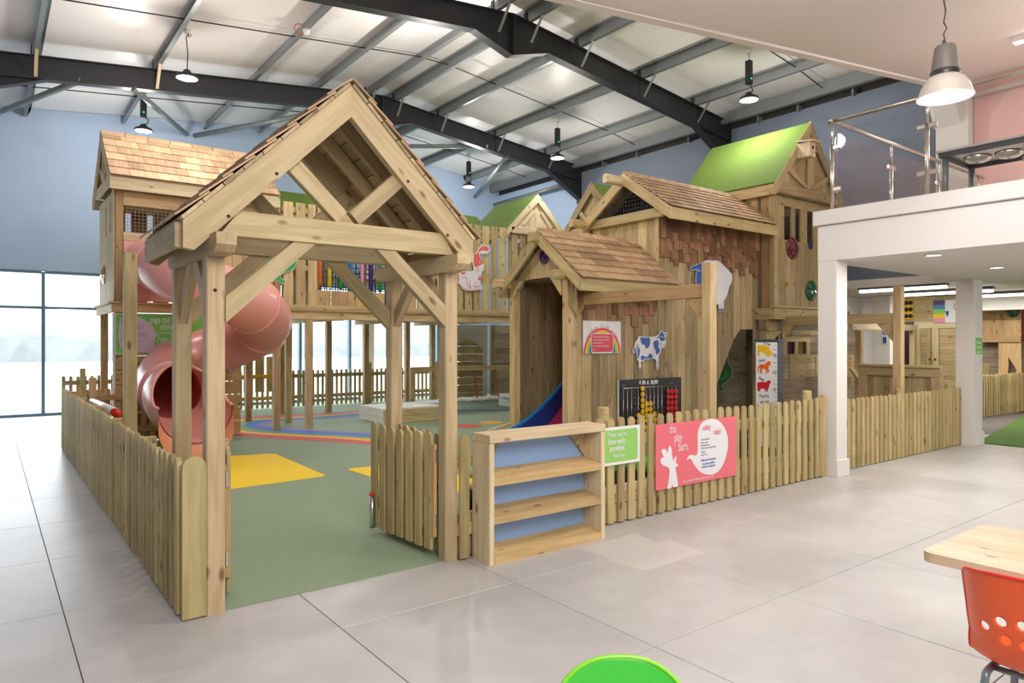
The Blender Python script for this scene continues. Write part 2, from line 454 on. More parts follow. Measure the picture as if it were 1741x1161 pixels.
def concrete():
    m, nt, b = nodes_of('polished_concrete')
    N, Lk = nt.nodes.new, nt.links.new
    tc = N('ShaderNodeNewGeometry')
    n1 = N('ShaderNodeTexNoise'); n1.inputs['Scale'].default_value = 0.9; n1.inputs['Detail'].default_value = 4; n1.inputs['Roughness'].default_value = 0.55
    n2 = N('ShaderNodeTexNoise'); n2.inputs['Scale'].default_value = 5; n2.inputs['Detail'].default_value = 3
    for n in (n1, n2): Lk(tc.outputs['Position'], n.inputs['Vector'])
    mx = N('ShaderNodeMix'); mx.inputs['Factor'].default_value = 0.3
    Lk(n1.outputs['Fac'], mx.inputs[2]); Lk(n2.outputs['Fac'], mx.inputs[3])
    cr = N('ShaderNodeValToRGB')
    cr.color_ramp.elements[0].position = 0.33; cr.color_ramp.elements[0].color = (0.46, 0.44, 0.44, 1)
    cr.color_ramp.elements[1].position = 0.66; cr.color_ramp.elements[1].color = (0.585, 0.565, 0.565, 1)
    Lk(mx.outputs[0], cr.inputs[0])
    oi = N('ShaderNodeObjectInfo'); hs = N('ShaderNodeHueSaturation')
    vr = N('ShaderNodeMapRange'); vr.inputs['To Min'].default_value = 0.95; vr.inputs['To Max'].default_value = 1.05
    Lk(oi.outputs['Random'], vr.inputs['Value']); Lk(vr.outputs[0], hs.inputs['Value']); Lk(cr.outputs[0], hs.inputs['Color'])
    Lk(hs.outputs[0], b.inputs['Base Color'])
    rr = N('ShaderNodeMapRange'); rr.inputs['To Min'].default_value = 0.285; rr.inputs['To Max'].default_value = 0.40
    Lk(n1.outputs['Fac'], rr.inputs['Value']); Lk(rr.outputs[0], b.inputs['Roughness'])
    b.inputs['Specular IOR Level'].default_value = 0.45
    return m
M['concrete'] = concrete()
M['worn'] = plain('worn_concrete', (0.62, 0.60, 0.595), 0.36, noise=0.06, nscale=9)
M['joint'] = plain('joint_filler', (0.16, 0.14, 0.13), 0.8)
M['wetpour'] = plain('green_rubber_surface', (0.255, 0.33, 0.215), 0.8, noise=0.28, nscale=90, bump=0.15)
M['turf'] = plain('artificial_turf', (0.085, 0.175, 0.02), 0.9, noise=0.4, nscale=120, bump=0.6)
M['roof_turf'] = plain('roof_turf', (0.13, 0.215, 0.03), 0.9, noise=0.35, nscale=60, bump=0.5)

def ribbed(name, col):
    m, nt, b = nodes_of(name)
    N, Lk = nt.nodes.new, nt.links.new
    tc = N('ShaderNodeNewGeometry'); wv = N('ShaderNodeTexWave'); wv.bands_direction = 'Y'
    wv.inputs['Scale'].default_value = 6.0; wv.inputs['Distortion'].default_value = 0
    Lk(tc.outputs['Position'], wv.inputs['Vector'])
    bp = N('ShaderNodeBump'); bp.inputs['Strength'].default_value = 0.25; bp.inputs['Distance'].default_value = 0.01
    Lk(wv.outputs['Fac'], bp.inputs['Height']); Lk(bp.outputs[0], b.inputs['Normal'])
    nz = N('ShaderNodeTexNoise'); nz.inputs['Scale'].default_value = 0.5
    Lk(tc.outputs['Position'], nz.inputs['Vector'])
    mx = N('ShaderNodeMix'); mx.data_type = 'RGBA'
    mx.inputs['A'].default_value = (*[c * 0.95 for c in col], 1); mx.inputs['B'].default_value = (*col, 1)
    Lk(nz.outputs['Fac'], mx.inputs['Factor']); Lk(mx.outputs['Result'], b.inputs['Base Color'])
    b.inputs['Roughness'].default_value = 0.34; b.inputs['Specular IOR Level'].default_value = 0.4
    return m
M['sheet'] = ribbed('white_roof_sheet', (0.86, 0.825, 0.80))
M['field'] = plain('winter_field', (0.42, 0.44, 0.36), 0.9, noise=0.3, nscale=0.15)
M['hedge'] = plain('distant_foliage', (0.145, 0.155, 0.16), 0.9, noise=0.35, nscale=0.8)
M['terrace'] = plain('terrace_paving', (0.40, 0.40, 0.40), 0.8, noise=0.1, nscale=2)
# ------------------------------------------------------------------ floor
floor = struct(thing('floor', 'pale grey polished concrete floor of large square tiles', 'floor'))
box('floor_slab', (-8, -4.2, -0.3), (20, 18.1, -0.014), M['joint'], floor, b=0)
TX0, TXS, TY0, TYS = 0.36, 1.2125, 2.42, 1.215
def tile_mesh():
    hx, hy, t, e = (TXS - 0.005) / 2, (TYS - 0.005) / 2, 0.016, 0.002
    vs = [(-hx, -hy, -t), (hx, -hy, -t), (hx, hy, -t), (-hx, hy, -t), (-hx, -hy, -e), (hx, -hy, -e), (hx, hy, -e), (-hx, hy, -e),
          (-hx + e, -hy + e, 0), (hx - e, -hy + e, 0), (hx - e, hy - e, 0), (-hx + e, hy - e, 0)]
    fs = [(i, (i + 1) % 4, 4 + (i + 1) % 4, 4 + i) for i in range(4)] + [(4 + i, 4 + (i + 1) % 4, 8 + (i + 1) % 4, 8 + i) for i in range(4)] + [(8, 9, 10, 11)]
    return newmesh('floor_tile', vs, fs, M['concrete'])
tm = tile_mesh()
for i in range(-5, 11):
    for j in range(-3, 13):
        x, y = TX0 + TXS * (i + 0.5), TY0 + TYS * (j + 0.5)
        if y > 4.9 and x > 1.3 and not (y > 12.0 and x < 3.0): continue
        if y > 17.9: continue
        obj('floor_tile', tm, Matrix.Translation((x, y, 0)), floor)
# two worn, paler rectangles where something stood
for k, zz in enumerate(([(490, 120), (620, 165), (405, 228), (275, 190)], [(180, 152), (372, 95), (452, 132), (285, 186)])):
    q = [PG(900 + x * 0.483, 860 + y * 0.483) for x, y in zz]
    prism('worn_patch', [V((p.x, p.y, 0.0)) for p in q], (0, 0, 0.0006), M['worn'], floor)
# green rubber play surface with its coloured markings
play = struct(thing('floor_play', 'green rubber play surface with rainbow and yellow markings', 'floor'))
def flat(name, pts, z, mat, parent, t=0.004):
    return prism(name, [V((p[0], p[1], z - t)) for p in pts], (0, 0, t), mat, parent)
flat('rubber_surface', [(0.93, 4.29), (12.9, 4.29), (12.9, 17.5), (2.75, 17.5), (2.75, 12.3), (0.93, 12.3)], 0.006, M['wetpour'], play, 0.02)
def zp(pts): return [PG(370 + x * 0.16657, 680 + y * 0.16657) for x, y in pts]
B = [zp(b) for b in (
    [(1450, 115), (1100, 140), (640, 160), (300, 180), (110, 205), (-60, 262), (120, 350), (400, 385), (800, 410), (1240, 435), (1620, 465)],
    [(1450, 130), (1100, 158), (640, 182), (300, 200), (130, 225), (0, 265), (120, 318), (400, 352), (800, 375), (1240, 400), (1620, 430)],
    [(1450, 138), (1000, 172), (640, 192), (350, 205), (220, 225), (155, 262), (200, 300), (400, 332), (800, 358), (1240, 380), (1620, 405)],
    [(1450, 145), (1000, 180), (640, 198), (450, 210), (330, 230), (275, 258), (330, 290), (500, 318), (800, 345), (1240, 365), (1620, 388)],
    [(1450, 160), (1000, 190), (700, 205), (540, 222), (440, 240), (405, 258), (450, 277), (560, 292), (800, 312), (1240, 335), (1620, 358)],
    [(1450, 170), (1000, 198), (720, 213), (600, 228), (530, 245), (500, 258), (530, 270), (620, 282), (800, 298), (1240, 325), (1620, 345)])]
B = [smooth_pts(b, 4, False) for b in B]
for k, c in enumerate(('rb_red', 'rb_yellow', 'rb_green', 'rb_blue', 'rb_purple')):
    a, b = B[k], B[k + 1]
    vs = [V((p.x, p.y, 0.0085)) for p in a] + [V((p.x, p.y, 0.0085)) for p in b]
    n = len(a)
    vs += [V((p.x, p.y, 0.004)) for p in a + b]
    fs = [(i, n + i, n + i + 1, i + 1) for i in range(n - 1)]
    fs += [(i, i + 1, 2 * n + i + 1, 2 * n + i) for i in range(n - 1)] + [(n + i + 1, n + i, 3 * n + i, 3 * n + i + 1) for i in range(n - 1)]
    me = newmesh('rainbow_band', vs, fs, M[c])
    obj('rainbow_band', me, Matrix(), play)
def rounded(pts, r=0.12, n=5):
    out = []
    k = len(pts)
    for i in range(k):
        p, a, b = V(pts[i]), V(pts[i - 1]), V(pts[(i + 1) % k])
        q0 = p + (a - p).normalized() * r; q1 = p + (b - p).normalized() * r
        for s in range(n + 1):
            t = s / n
            out.append((q0 * (1 - t) + p * t) * (1 - t) + (p * (1 - t) + q1 * t) * t)
    return out
def gp(x, y): p = PG(x, y); return (p.x, p.y, 0)
flat('yellow_patch', rounded([gp(300, 782), gp(466, 771.5), gp(556, 810), gp(397, 832), gp(290, 846)], 0.1), 0.009, M['mat_yellow'], play)
flat('yellow_patch', rounded([gp(588, 798), gp(700, 787), gp(812, 818), gp(790, 838), gp(680, 828)], 0.1), 0.009, M['mat_yellow'], play)
for (px, py, r, c) in ((797, 725, 0.26, 'rb_red'), (835, 718.5, 0.24, 'rb_yellow'), (700, 736, 0.25, 'rb_red')):
    p = PG(px, py)
    flat('marking_dot', [(p.x + r * math.cos(a), p.y + r * math.sin(a)) for a in [k * PI / 14 for k in range(28)]], 0.0085, M[c], play)
for k, c in enumerate(('rb_purple', 'rb_blue', 'rb_green')):        # far end of the rainbow path beside the rope bridge
    flat('rainbow_band', [(8.2 + 0.22 * k, 13.6 - 0.1 * k), (8.42 + 0.22 * k, 13.6 - 0.1 * k), (11.6, 11.2 + 0.3 * k), (11.6, 11.0 + 0.3 * k)], 0.0085, M[c], play)
for k, c in enumerate(('rb_blue', 'rb_purple', 'rb_yellow', 'rb_red')):
    flat('rainbow_band', [(7.6, 5.6 - 0.16 * k), (7.6, 5.44 - 0.16 * k), (11.2, 5.24 - 0.16 * k), (11.2, 5.4 - 0.16 * k)], 0.0085, M[c], play)
turf = struct(thing('floor_turf', 'bright green artificial turf beyond the far white column', 'floor'))
flat('turf_sheet', [(12.42, -2), (20, -2), (20, 5.5), (12.42, 4.2)], 0.02, M['turf'], turf, 0.02)

# ------------------------------------------------------------------ roof and portal frames
ceiling = struct(thing('ceiling', 'white ribbed roof sheets on grey purlins and black portal frames', 'ceiling', (7, 11, 7)))
SL = 0.11
def roof_z(x): return 7.06 - SL * abs(x - 7.0)
for xa, xb in ((-6.2, 7.0), (7.0, 13.3)):
    za, zb = roof_z(xa) + 0.2, roof_z(xb) + 0.2
    y0 = 4.0 if xa > 0 else -4.2
    k = 0
    yy = y0
    while yy < 18.0:
        y1 = min(yy + 1.0, 18.05)
        prism('roof_sheet', [(xa, yy, za), (xb, yy, zb), (xb, y1 - 0.003, zb), (xa, y1 - 0.003, za)], (0, 0, 0.08), M['sheet'], ceiling, (1, 0, 0))
        yy = y1
PURX = (-0.95, 0.64, 2.46, 4.2, 5.5, 6.66, 7.34, 8.5, 10.15, 11.8)
def purlin(x, name='purlin', h=0.2):
    s = -1 if x > 7 else 1
    z0 = roof_z(x)
    pr = [(-0.035, 0), (0.035, 0), (0.035, 0.025), (0.031, 0.025), (0.031, 0.004), (-0.031, 0.004), (-0.031, h - 0.004), (-0.10, h - 0.004), (-0.10, h - 0.03), (-0.104, h - 0.03), (-0.104, h), (-0.035, h)]
    prism(name, [(x + s * a * -1, 4.05, z0 + c) for a, c in pr], (0, 13.8, 0), M['galv'], ceiling, (0, 1, 0))
for x in PURX: purlin(x)
box('eaves_beam', (12.72, 4.95, 6.33), (12.84, 17.9, 6.56), M['galv'], ceiling)
for yr in (11.7, 16.0, 6.9):
    for a, b in zip(PURX[:-1], PURX[1:]):
        tube('tie_rod', [(a, yr, roof_z(a) + 0.09), (b, yr, roof_z(b) + 0.09)], 0.011, M['steel'], ceiling, 6)
    tube('tie_rod', [(11.8, yr, roof_z(11.8) + 0.09), (12.75, yr, 6.45)], 0.011, M['steel'], ceiling, 6)
def frame(y):
    top = [(-2.5, roof_z(-2.5)), (7.0, roof_z(7.0)), (13.0, roof_z(13.0))]
    bot = [(13.0, 5.5), (11.83, 6.12), (7.73, 6.60), (6.95, 6.37), (6.2, 6.60), (0.80, 6.00), (-0.6, 5.45), (-2.5, 5.3)]
    web = prism('rafter', [(x, y - 0.008, z) for x, z in top + bot], (0, 0.016, 0), M['steel'], ceiling, (1, 0, 0))
    for pl in (top, bot[:-1]):
        for (xa, za), (xb, zb) in zip(pl[:-1], pl[1:]):
            timber('flange', (xa, y, za), (xb, y, zb), 0.17, 0.016, M['steel'], web, b=0)
    # cap plate joint at the ridge, bolts
    box('joint_plate', (6.97, y - 0.085, 6.40), (7.0, y + 0.085, 7.05), M['steel'], web, b=0)
    box('joint_plate', (7.003, y - 0.085, 6.40), (7.03, y + 0.085, 7.05), M['steel'], web, b=0)
    box('end_plate', (12.97, y - 0.085, 5.4), (13.0, y + 0.085, 6.42), M['steel'], web, b=0)
    for z in (6.48, 6.6, 6.8, 6.92):
        tube('bolt', [(6.94, y - 0.06, z), (7.06, y - 0.06, z)], 0.016, M['steel'], web, 6)
    # middle line of the haunch (rolled flange inside)
    timber('flange', (-2.5, y, roof_z(-2.5) - 0.4), (0.80, y, 6.00), 0.17, 0.016, M['steel'], web, b=0)
    timber('flange', (11.83, y, 6.12), (13.0, y, 6.0), 0.17, 0.012, M['steel'], web, b=0)
    return web
for y in (9.2, 14.0):
    frame(y)
    for x in PURX[1:]:
        if x in (5.5, 4.2): continue
        zb = roof_z(x) - 0.36
        c = M['fresh'] if x < 4 else M['galv']
        timber('stay', (x, y - 0.42, roof_z(x) + 0.03), (x, y - 0.10, zb), 0.006, 0.05, c, ceiling, up=(1, 0, 0), b=0)
        box('cleat', (x - 0.06, y - 0.04, roof_z(x) + 0.005), (x - 0.045, y + 0.04, roof_z(x) + 0.17), M['steel'], ceiling, b=0)
for p, q in (((2.1, 14, 6.15), (3.79, 17.85, 6.56)), ((3.98, 17.85, 6.56), (5.9, 14, 6.55)), ((1.3, 14, 6.12), (0.1, 17.85, 6.3)),
             ((10.5, 14, 6.3), (12.13, 17.85, 6.12)), ((9.91, 14, 6.45), (7.2, 17.8, 6.85)), ((12.6, 14.1, 5.9), (12.85, 17.8, 5.95))):
    tube('brace_tube', [p, q], 0.055, M['galv'], ceiling, 12)

# ------------------------------------------------------------------ far gable wall with its window band
wb = struct(thing('wall_back', 'pale blue gable wall above the long window band', 'wall', (5, 18, 0)))
prism('wall_panel', [(-6, 17.9, 3.12), (13.2, 17.9, 3.12), (13.2, 17.9, roof_z(13.2) + 0.19), (7, 17.9, 7.25), (-6.2, 17.9, roof_z(-6.2) + 0.19)], (0, 0.2, 0), M['blue_wall'], wb, (1, 0, 0))
box('wall_panel', (11.7, 17.9, 0), (13.2, 18.1, 3.115), M['blue_wall'], wb, b=0)
win = struct(thing('window_1', 'long band of floor to ceiling windows with blue grey frames', 'window', (4, 18, 0)))
MX = [-5.9, -4.75, -3.33, -1.9, -0.48, 0.96, 2.4, 3.8, 5.2, 6.6, 8.0, 9.52, 10.83, 11.68]
for x in MX: box('mullion', (x - 0.032, 17.9, 0.0), (x + 0.032, 18.05, 3.1), M['frame'], win)
for a, b in zip(MX[:-1], MX[1:]):
    box('transom', (a + 0.033, 17.92, 2.305), (b - 0.033, 18.03, 2.355), M['frame'], win)
    for z0, z1 in ((0.06, 2.303), (2.357, 3.06)):
        box('pane', (a + 0.034, 17.965, z0), (b - 0.034, 17.977, z1), M['glass'], win, b=0)
for a, b in zip(MX[:-1], MX[1:]):
    box('sill', (a + 0.033, 17.9, 0.0), (b - 0.033, 18.05, 0.058), M['frame'], win)
    box('head', (a + 0.033, 17.9, 3.062), (b - 0.033, 18.05, 3.115), M['frame'], win)
struct(box('column', (8.22, 17.45, 0), (8.5, 17.75, 3.6), M['white'], None))
# the land outside
out = struct(thing('ground_outside', 'pale winter field beyond the windows', 'ground', (5, 60, -0.2)))
flat('field', [(-150, 18.3), (150, 18.3), (150, 260), (-150, 260)], -0.12, M['field'], out, 0.1)
flat('terrace', [(-20, 18.12), (22, 18.12), (22, 22), (-20, 22)], -0.05, M['terrace'], out, 0.1)
vs, fs = [], []
NX = 160
for i in range(NX + 1):
    x = -70 + 190 * i / NX
    top = 2.5 + 0.8 * math.sin(x * 0.16) + 0.5 * math.sin(x * 0.43 + 1) + 0.3 * math.sin(x * 1.3 + 2) + R.uniform(-0.22, 0.22)
    for y, z in ((70, -0.2), (71, top * 0.6), (73, top * 0.9), (75, top), (80, top * 1.5), (95, top * 1.9), (96, -0.2)): vs.append((x, y + R.uniform(-0.4, 0.4), z))
for i in range(NX):
    for j in range(6): fs.append((i * 7 + j, (i + 1) * 7 + j, (i + 1) * 7 + j + 1, i * 7 + j + 1))
struct(obj('hills', newmesh('hills', vs, fs, M['hedge'], True)))
# the hall's near and left walls, out of the picture
wl = struct(thing('wall_left', 'white left wall of the hall', 'wall', (-6, 8, 0)))
box('wall_panel', (-6.2, -4.2, 0), (-6.0, 18.1, 6.3), M['blue_wall2'], wl, b=0)  # unseen wall, coloured dark to cut light bounced onto the fence
wf = struct(thing('wall_front', 'white wall behind the seating area', 'wall', (4, -4.2, 0)))
box('wall_panel', (-6.0, -4.2, 0), (20, -4.0, 6.6), M['white'], wf, b=0)
# ------------------------------------------------------------------ right wall, side room
wr = struct(thing('wall_right', 'slate blue upper wall on the right of the play barn', 'wall', (13, 11, 0)))
box('wall_panel', (13.0, 4.95, 2.74), (13.2, 8.25, 6.25), M['blue_wall2'], wr, b=0)
box('wall_panel', (13.0, 8.25, 0), (13.2, 14.0, 6.25), M['blue_wall2'], wr, b=0)
box('wall_panel', (13.0, 14.0, 0), (13.2, 17.9, 6.25), M['blue_wall'], wr, b=0)  # same wall in paler blue, window light put into its colour
box('shadow_gap', (13.1, 4.95, 6.25), (13.2, 17.9, 6.7), M['dark'], wr, b=0)  # dark strip standing for the shadow gap above the wall
for y in (5.4, 6.4, 7.5, 8.4, 10.2, 11.8, 13.0): box('bracket', (12.9, y, 6.22), (13.08, y + 0.03, 6.34), M['galv'], wr, b=0)
t1 = struct(thing('trim_1', 'white pilaster on the right wall', 'column', (12.9, 4.7, 0)))
box('pilaster', (12.8, 4.46, 2.7), (13.2, 4.95, 5.95), M['white'], t1, b=0)
prism('haunch', [(12.8, 4.97, 5.2), (12.8, 4.97, 5.9), (12.3, 4.97, 5.9)], (0, -0.4, 0), M['white'], t1)
wp = struct(thing('wall_pink', 'pale pink wall behind the mezzanine tables', 'wall', (13, 1, 3)))
box('wall_panel', (13.0, -4, 3.0), (13.2, 4.45, 5.95), M['pink_wall'], wp, b=0)
box('cable_tray', (12.9, -4, 5.62), (12.98, 4.44, 5.70), M['bell_alu'], wp)
side = struct(thing('ceiling_side', 'low white ceiling of the side room with strip lights', 'ceiling', (16, 6, 2.7)))
box('ceiling_panel', (13.0, -2, 2.66), (20.2, 8.4, 2.72), M['white'], side, b=0)
box('edge_beam', (12.86, 4.3, 2.60), (12.995, 8.3, 2.74), M['white'], side, b=0)
box('edge_beam', (13.2, 8.12, 2.25), (20, 8.3, 2.655), M['white'], side, b=0)
box('edge_beam', (17.9, 2, 2.3), (18.05, 8.1, 2.655), M['white'], side, b=0)
ws = struct(thing('wall_side', 'far walls of the side room', 'wall', (20, 5, 0)))
box('wall_panel', (20.0, -2, 0), (20.2, 8.4, 2.65), M['pink_wall2'], ws, b=0)
box('wall_panel', (13.2, 8.3, 0), (20.0, 8.5, 2.65), M['white'], ws, b=0)
wq = box('wall_pink_end', (19.0, 3.9, 0), (19.15, 5.38, 2.65), M['pink_wall2'], None, b=0); struct(wq)
struct(box('column', (16.45, 7.32, 0), (16.85, 7.72, 2.65), M['white'], None))
for k, (x, y0, y1) in enumerate(((13.55, 5.05, 6.6), (15.3, 4.9, 6.6), (17.0, 4.9, 6.75), (17.0, 3.2, 4.7))):
    which = ('nearest the hall', 'second from the hall', 'third from the hall, over the play house', 'farthest right, seen beside the white column')[k]
    s = thing('strip_light', 'white strip light on the side room ceiling, ' + which, 'light', (x, (y0 + y1) / 2, 2.62), 'strip lights in the side room')
    box('housing', (x - 0.07, y0, 2.60), (x + 0.07, y1, 2.655), M['charcoal'], s)
    box('lamp_tube', (x - 0.055, y0 + 0.02, 2.545), (x + 0.055, y1 - 0.02, 2.598), M['tube_light'], s, b=0.015)
    area_light('strip_lamp', (x, (y0 + y1) / 2, 2.53), 0.1, 26, (1, 0.98, 0.92), (0, 0, 0), 'RECTANGLE', y1 - y0)

# ------------------------------------------------------------------ mezzanine
mz = struct(thing('mezzanine', 'white mezzanine slab with a deep fascia', 'floor', (8, 2, 2.5)))
box('slab', (7.95, -4, 2.56), (12.95, 4.37, 2.98), M['white'], mz, b=0)
box('capping', (7.91, -4, 2.985), (12.95, 4.41, 3.16), M['white'], mz, b=0.008)
def column(x0, y0, x1, y1):
    c = struct(thing('column', 'square white column with a plinth', 'column', ((x0 + x1) / 2, (y0 + y1) / 2, 0)))
    box('shaft', (x0, y0, 0.0), (x1, y1, 2.558), M['white'], c, b=0.003)
    box('plinth', (x0 - 0.02, y0 - 0.02, 0), (x1 + 0.02, y1 + 0.02, 0.2), M['white'], c, b=0.004)
column(7.95, 4.14, 8.2, 4.37)
column(12.03, 4.12, 12.38, 4.37)
cl = struct(thing('ceiling_mezzanine', 'sloping white plaster ceiling over the mezzanine', 'ceiling', (8, 1, 5.3)))
prism('ceiling_panel', [(2.0, 4.8, 4.53), (8.8, 4.8, 5.40), (8.8, -4, 5.40), (2.0, -4, 4.53)], (0, 0, 0.12), M['ceil_white'], cl, (1, 0, 0))
prism('ceiling_panel', [(8.8, 4.8, 5.40), (13.0, 4.8, 5.93), (13.0, -4, 5.83), (8.8, -4, 5.40)], (0, 0, 0.12), M['ceil_white'], cl, (1, 0, 0))
prism('edge_beam', [(2.0, 4.85, 4.53), (13.0, 4.85, 5.93), (13.0, 4.85, 6.9), (2.0, 4.85, 6.9)], (0, 0.12, 0), M['ceil_white'], cl, (1, 0, 0))
for k, (x, y) in enumerate(((8.32, 3.24), (10.37, 3.29))):
    d = thing('downlight', 'round recessed downlight in the mezzanine soffit, ' + ('nearer the front edge' if k == 0 else 'nearer the far white column'), 'light', (x, y, 2.55), 'downlights under the mezzanine')
    lathe('bezel', [(0.10, 0.0), (0.10, -0.012), (0.075, -0.012), (0.075, 0.0)], (x, y, 2.559), M['white'], d, n=20)
    lathe('lens', [(0.0, -0.004), (0.074, -0.004), (0.074, 0.0)], (x, y, 2.557), M['lens'], d, n=20)
    area_light('downlight_lamp', (x, y, 2.54), 0.13, 16, (1, 0.93, 0.84))
area_light('downlight_lamp', (10.4, 1.2, 2.54), 0.13, 16, (1, 0.93, 0.84))
area_light('downlight_lamp', (8.4, 0.9, 2.54), 0.13, 12, (1, 0.93, 0.84))
# balustrade: posts, rails, glass
bl = thing('balustrade', 'stainless steel and glass balustrade along the mezzanine edge', 'railing', (8.05, 4.25, 3.16))
ZT = 4.24
def post(x, y, r=0.024):
    tube('post', [(x, y, 3.16), (x, y, 3.95)], r, M['inox'], bl, 10)
    tube('post_top', [(x, y, 3.95), (x, y, ZT)], r * 0.6, M['inox'], bl, 8)
def clamp(x, y, z, dx, dy):
    q = V((dx, dy, 0)) * 0.1
    timber('clamp', V((x, y, z)) - q * 0.0, V((x, y, z)) + q, 0.03, 0.055, M['inox'], bl, b=0.01)
PY_ = [4.25, 3.2, 2.15, 1.1]
for y in PY_: post(8.06, y)
tube('handrail', [(8.06, 4.3, ZT), (8.06, 0.5, ZT)], 0.024, M['inox'], bl, 10)
for a, b in zip(PY_[:-1], PY_[1:]):
    box('glass_panel', (8.054, b + 0.07, 3.2), (8.066, a - 0.07, 4.12), M['rail_glass'], bl, b=0)
    for z in (3.42, 3.92):
        clamp(8.06, a, z, 0, -1); clamp(8.06, b, z, 0, 1)
PX_ = [8.06, 9.6, 11.1, 12.6]
for x in PX_[1:]: post(x, 4.25)
tube('handrail', [(8.0, 4.25, ZT), (12.8, 4.25, ZT)], 0.024, M['inox'], bl, 10)
for a, b in zip(PX_[:-1], PX_[1:]):
    box('glass_panel', (a + 0.07, 4.244, 3.2), (b - 0.07, 4.256, 4.12), M['rail_glass'], bl, b=0)
    for z in (3.42, 3.92):
        clamp(a, 4.25, z, 1, 0); clamp(b, 4.25, z, -1, 0)
# table with steel dishes below its top
tb = thing('cafe_table', 'dark steel cafe table behind the glass balustrade on the mezzanine', 'table', (8.9, 2.3, 3.16))
box('table_top', (8.4, 1.0, 3.69), (9.3, 3.25, 3.715), M['bell_alu'], tb)
for lo_, hi_ in (((8.42, 1.02, 3.64), (8.45, 3.23, 3.688)), ((9.25, 1.02, 3.64), (9.28, 3.23, 3.688)), ((8.451, 1.02, 3.64), (9.249, 1.05, 3.688)), ((8.451, 3.2, 3.64), (9.249, 3.23, 3.688)), ((8.451, 2.1, 3.64), (9.249, 2.13, 3.688))):
    box('frame_rail', lo_, hi_, M['charcoal'], tb, b=0)
for x in (8.47, 9.22):
    for y in (3.18, 2.15, 1.1): tube('leg', [(x, y, 3.16), (x, y, 3.64)], 0.034, M['galv'], tb, 12)
for k, (x, y) in enumerate(((8.58, 2.9), (8.62, 2.62), (8.56, 2.3), (8.62, 2.05), (9.05, 2.5), (9.05, 1.9))):
    lathe('dish', [(0.02, 0.0), (0.09, 0.008), (0.125, 0.035), (0.135, 0.07), (0.12, 0.075)], (x, y, 3.545), M['inox'], tb, n=20)
# bell pendant in front of the mezzanine
pl = thing('pendant_lamp', 'large bell shaped pendant lamp with grey cap and pale shade', 'lamp', (6.6, 2.5, 3.6))
bx = C0 + ray(1607, 163) * 6.0
lathe('shade', [(0.075, 0.19), (0.095, 0.185), (0.15, 0.14), (0.19, 0.07), (0.213, 0.0), (0.222, -0.012), (0.222, -0.018)], bx, M['bell_alu'], pl, n=32)
lathe('shade_inside', [(0.0, 0.13), (0.08, 0.13), (0.14, 0.12), (0.185, 0.06), (0.207, 0.0), (0.218, -0.016)], bx, M['bell_in'], pl, n=32)
lathe('collar', [(0.118, 0.17), (0.122, 0.2), (0.112, 0.215)], bx, M['black'], pl, n=24)
lathe('cap', [(0.112, 0.20), (0.095, 0.33), (0.082, 0.42), (0.07, 0.435), (0.0, 0.44)], bx, M['bell_grey'], pl, n=24)
tube('suspension_eye', [bx + V((-0.05, 0, 0.43)), bx + V((-0.04, 0, 0.47)), bx + V((0.03, 0, 0.46)), bx + V((0.05, 0, 0.43))], 0.006, M['black'], pl, 6)
pts = [bx + V((0.012 * (1 if k % 2 else -1), 0.008 * (1 if k % 3 else -1), 0.44 + 0.05 * k)) for k in range(24)]
tube('chain', pts, 0.006, M['black'], pl, 6)
area_light('pendant_bulb', bx + V((0, 0, -0.03)), 0.3, 14, (0.95, 0.95, 1.0))
# ceiling spot at the right edge of the picture
sp = thing('spot_bar', 'small white spotlight bar on the mezzanine ceiling', 'light', (10.5, 2.7, 5.3))
c = C0 + ray(1733, 74) * 9.2
box('housing', c + V((-0.1, -0.35, 0)), c + V((0.0, 0.05, 0.09)), M['white'], sp)
box('lens', c + V((-0.095, -0.34, -0.012)), c + V((-0.005, 0.04, -0.001)), M['lens'], sp, b=0)
tube('stem', [c + V((-0.05, -0.1, 0.09)), c + V((-0.05, -0.1, 0.32))], 0.012, M['white'], sp)
area_light('spot_lamp', c + V((-0.05, -0.15, -0.03)), 0.15, 10, (1, 0.93, 0.86))
area_light('ceiling_fill', c + V((-0.05, -0.15, 0.12)), 0.1, 5, (1, 0.93, 0.86), (PI, 0, 0))  # added upward fill for the mezzanine ceiling

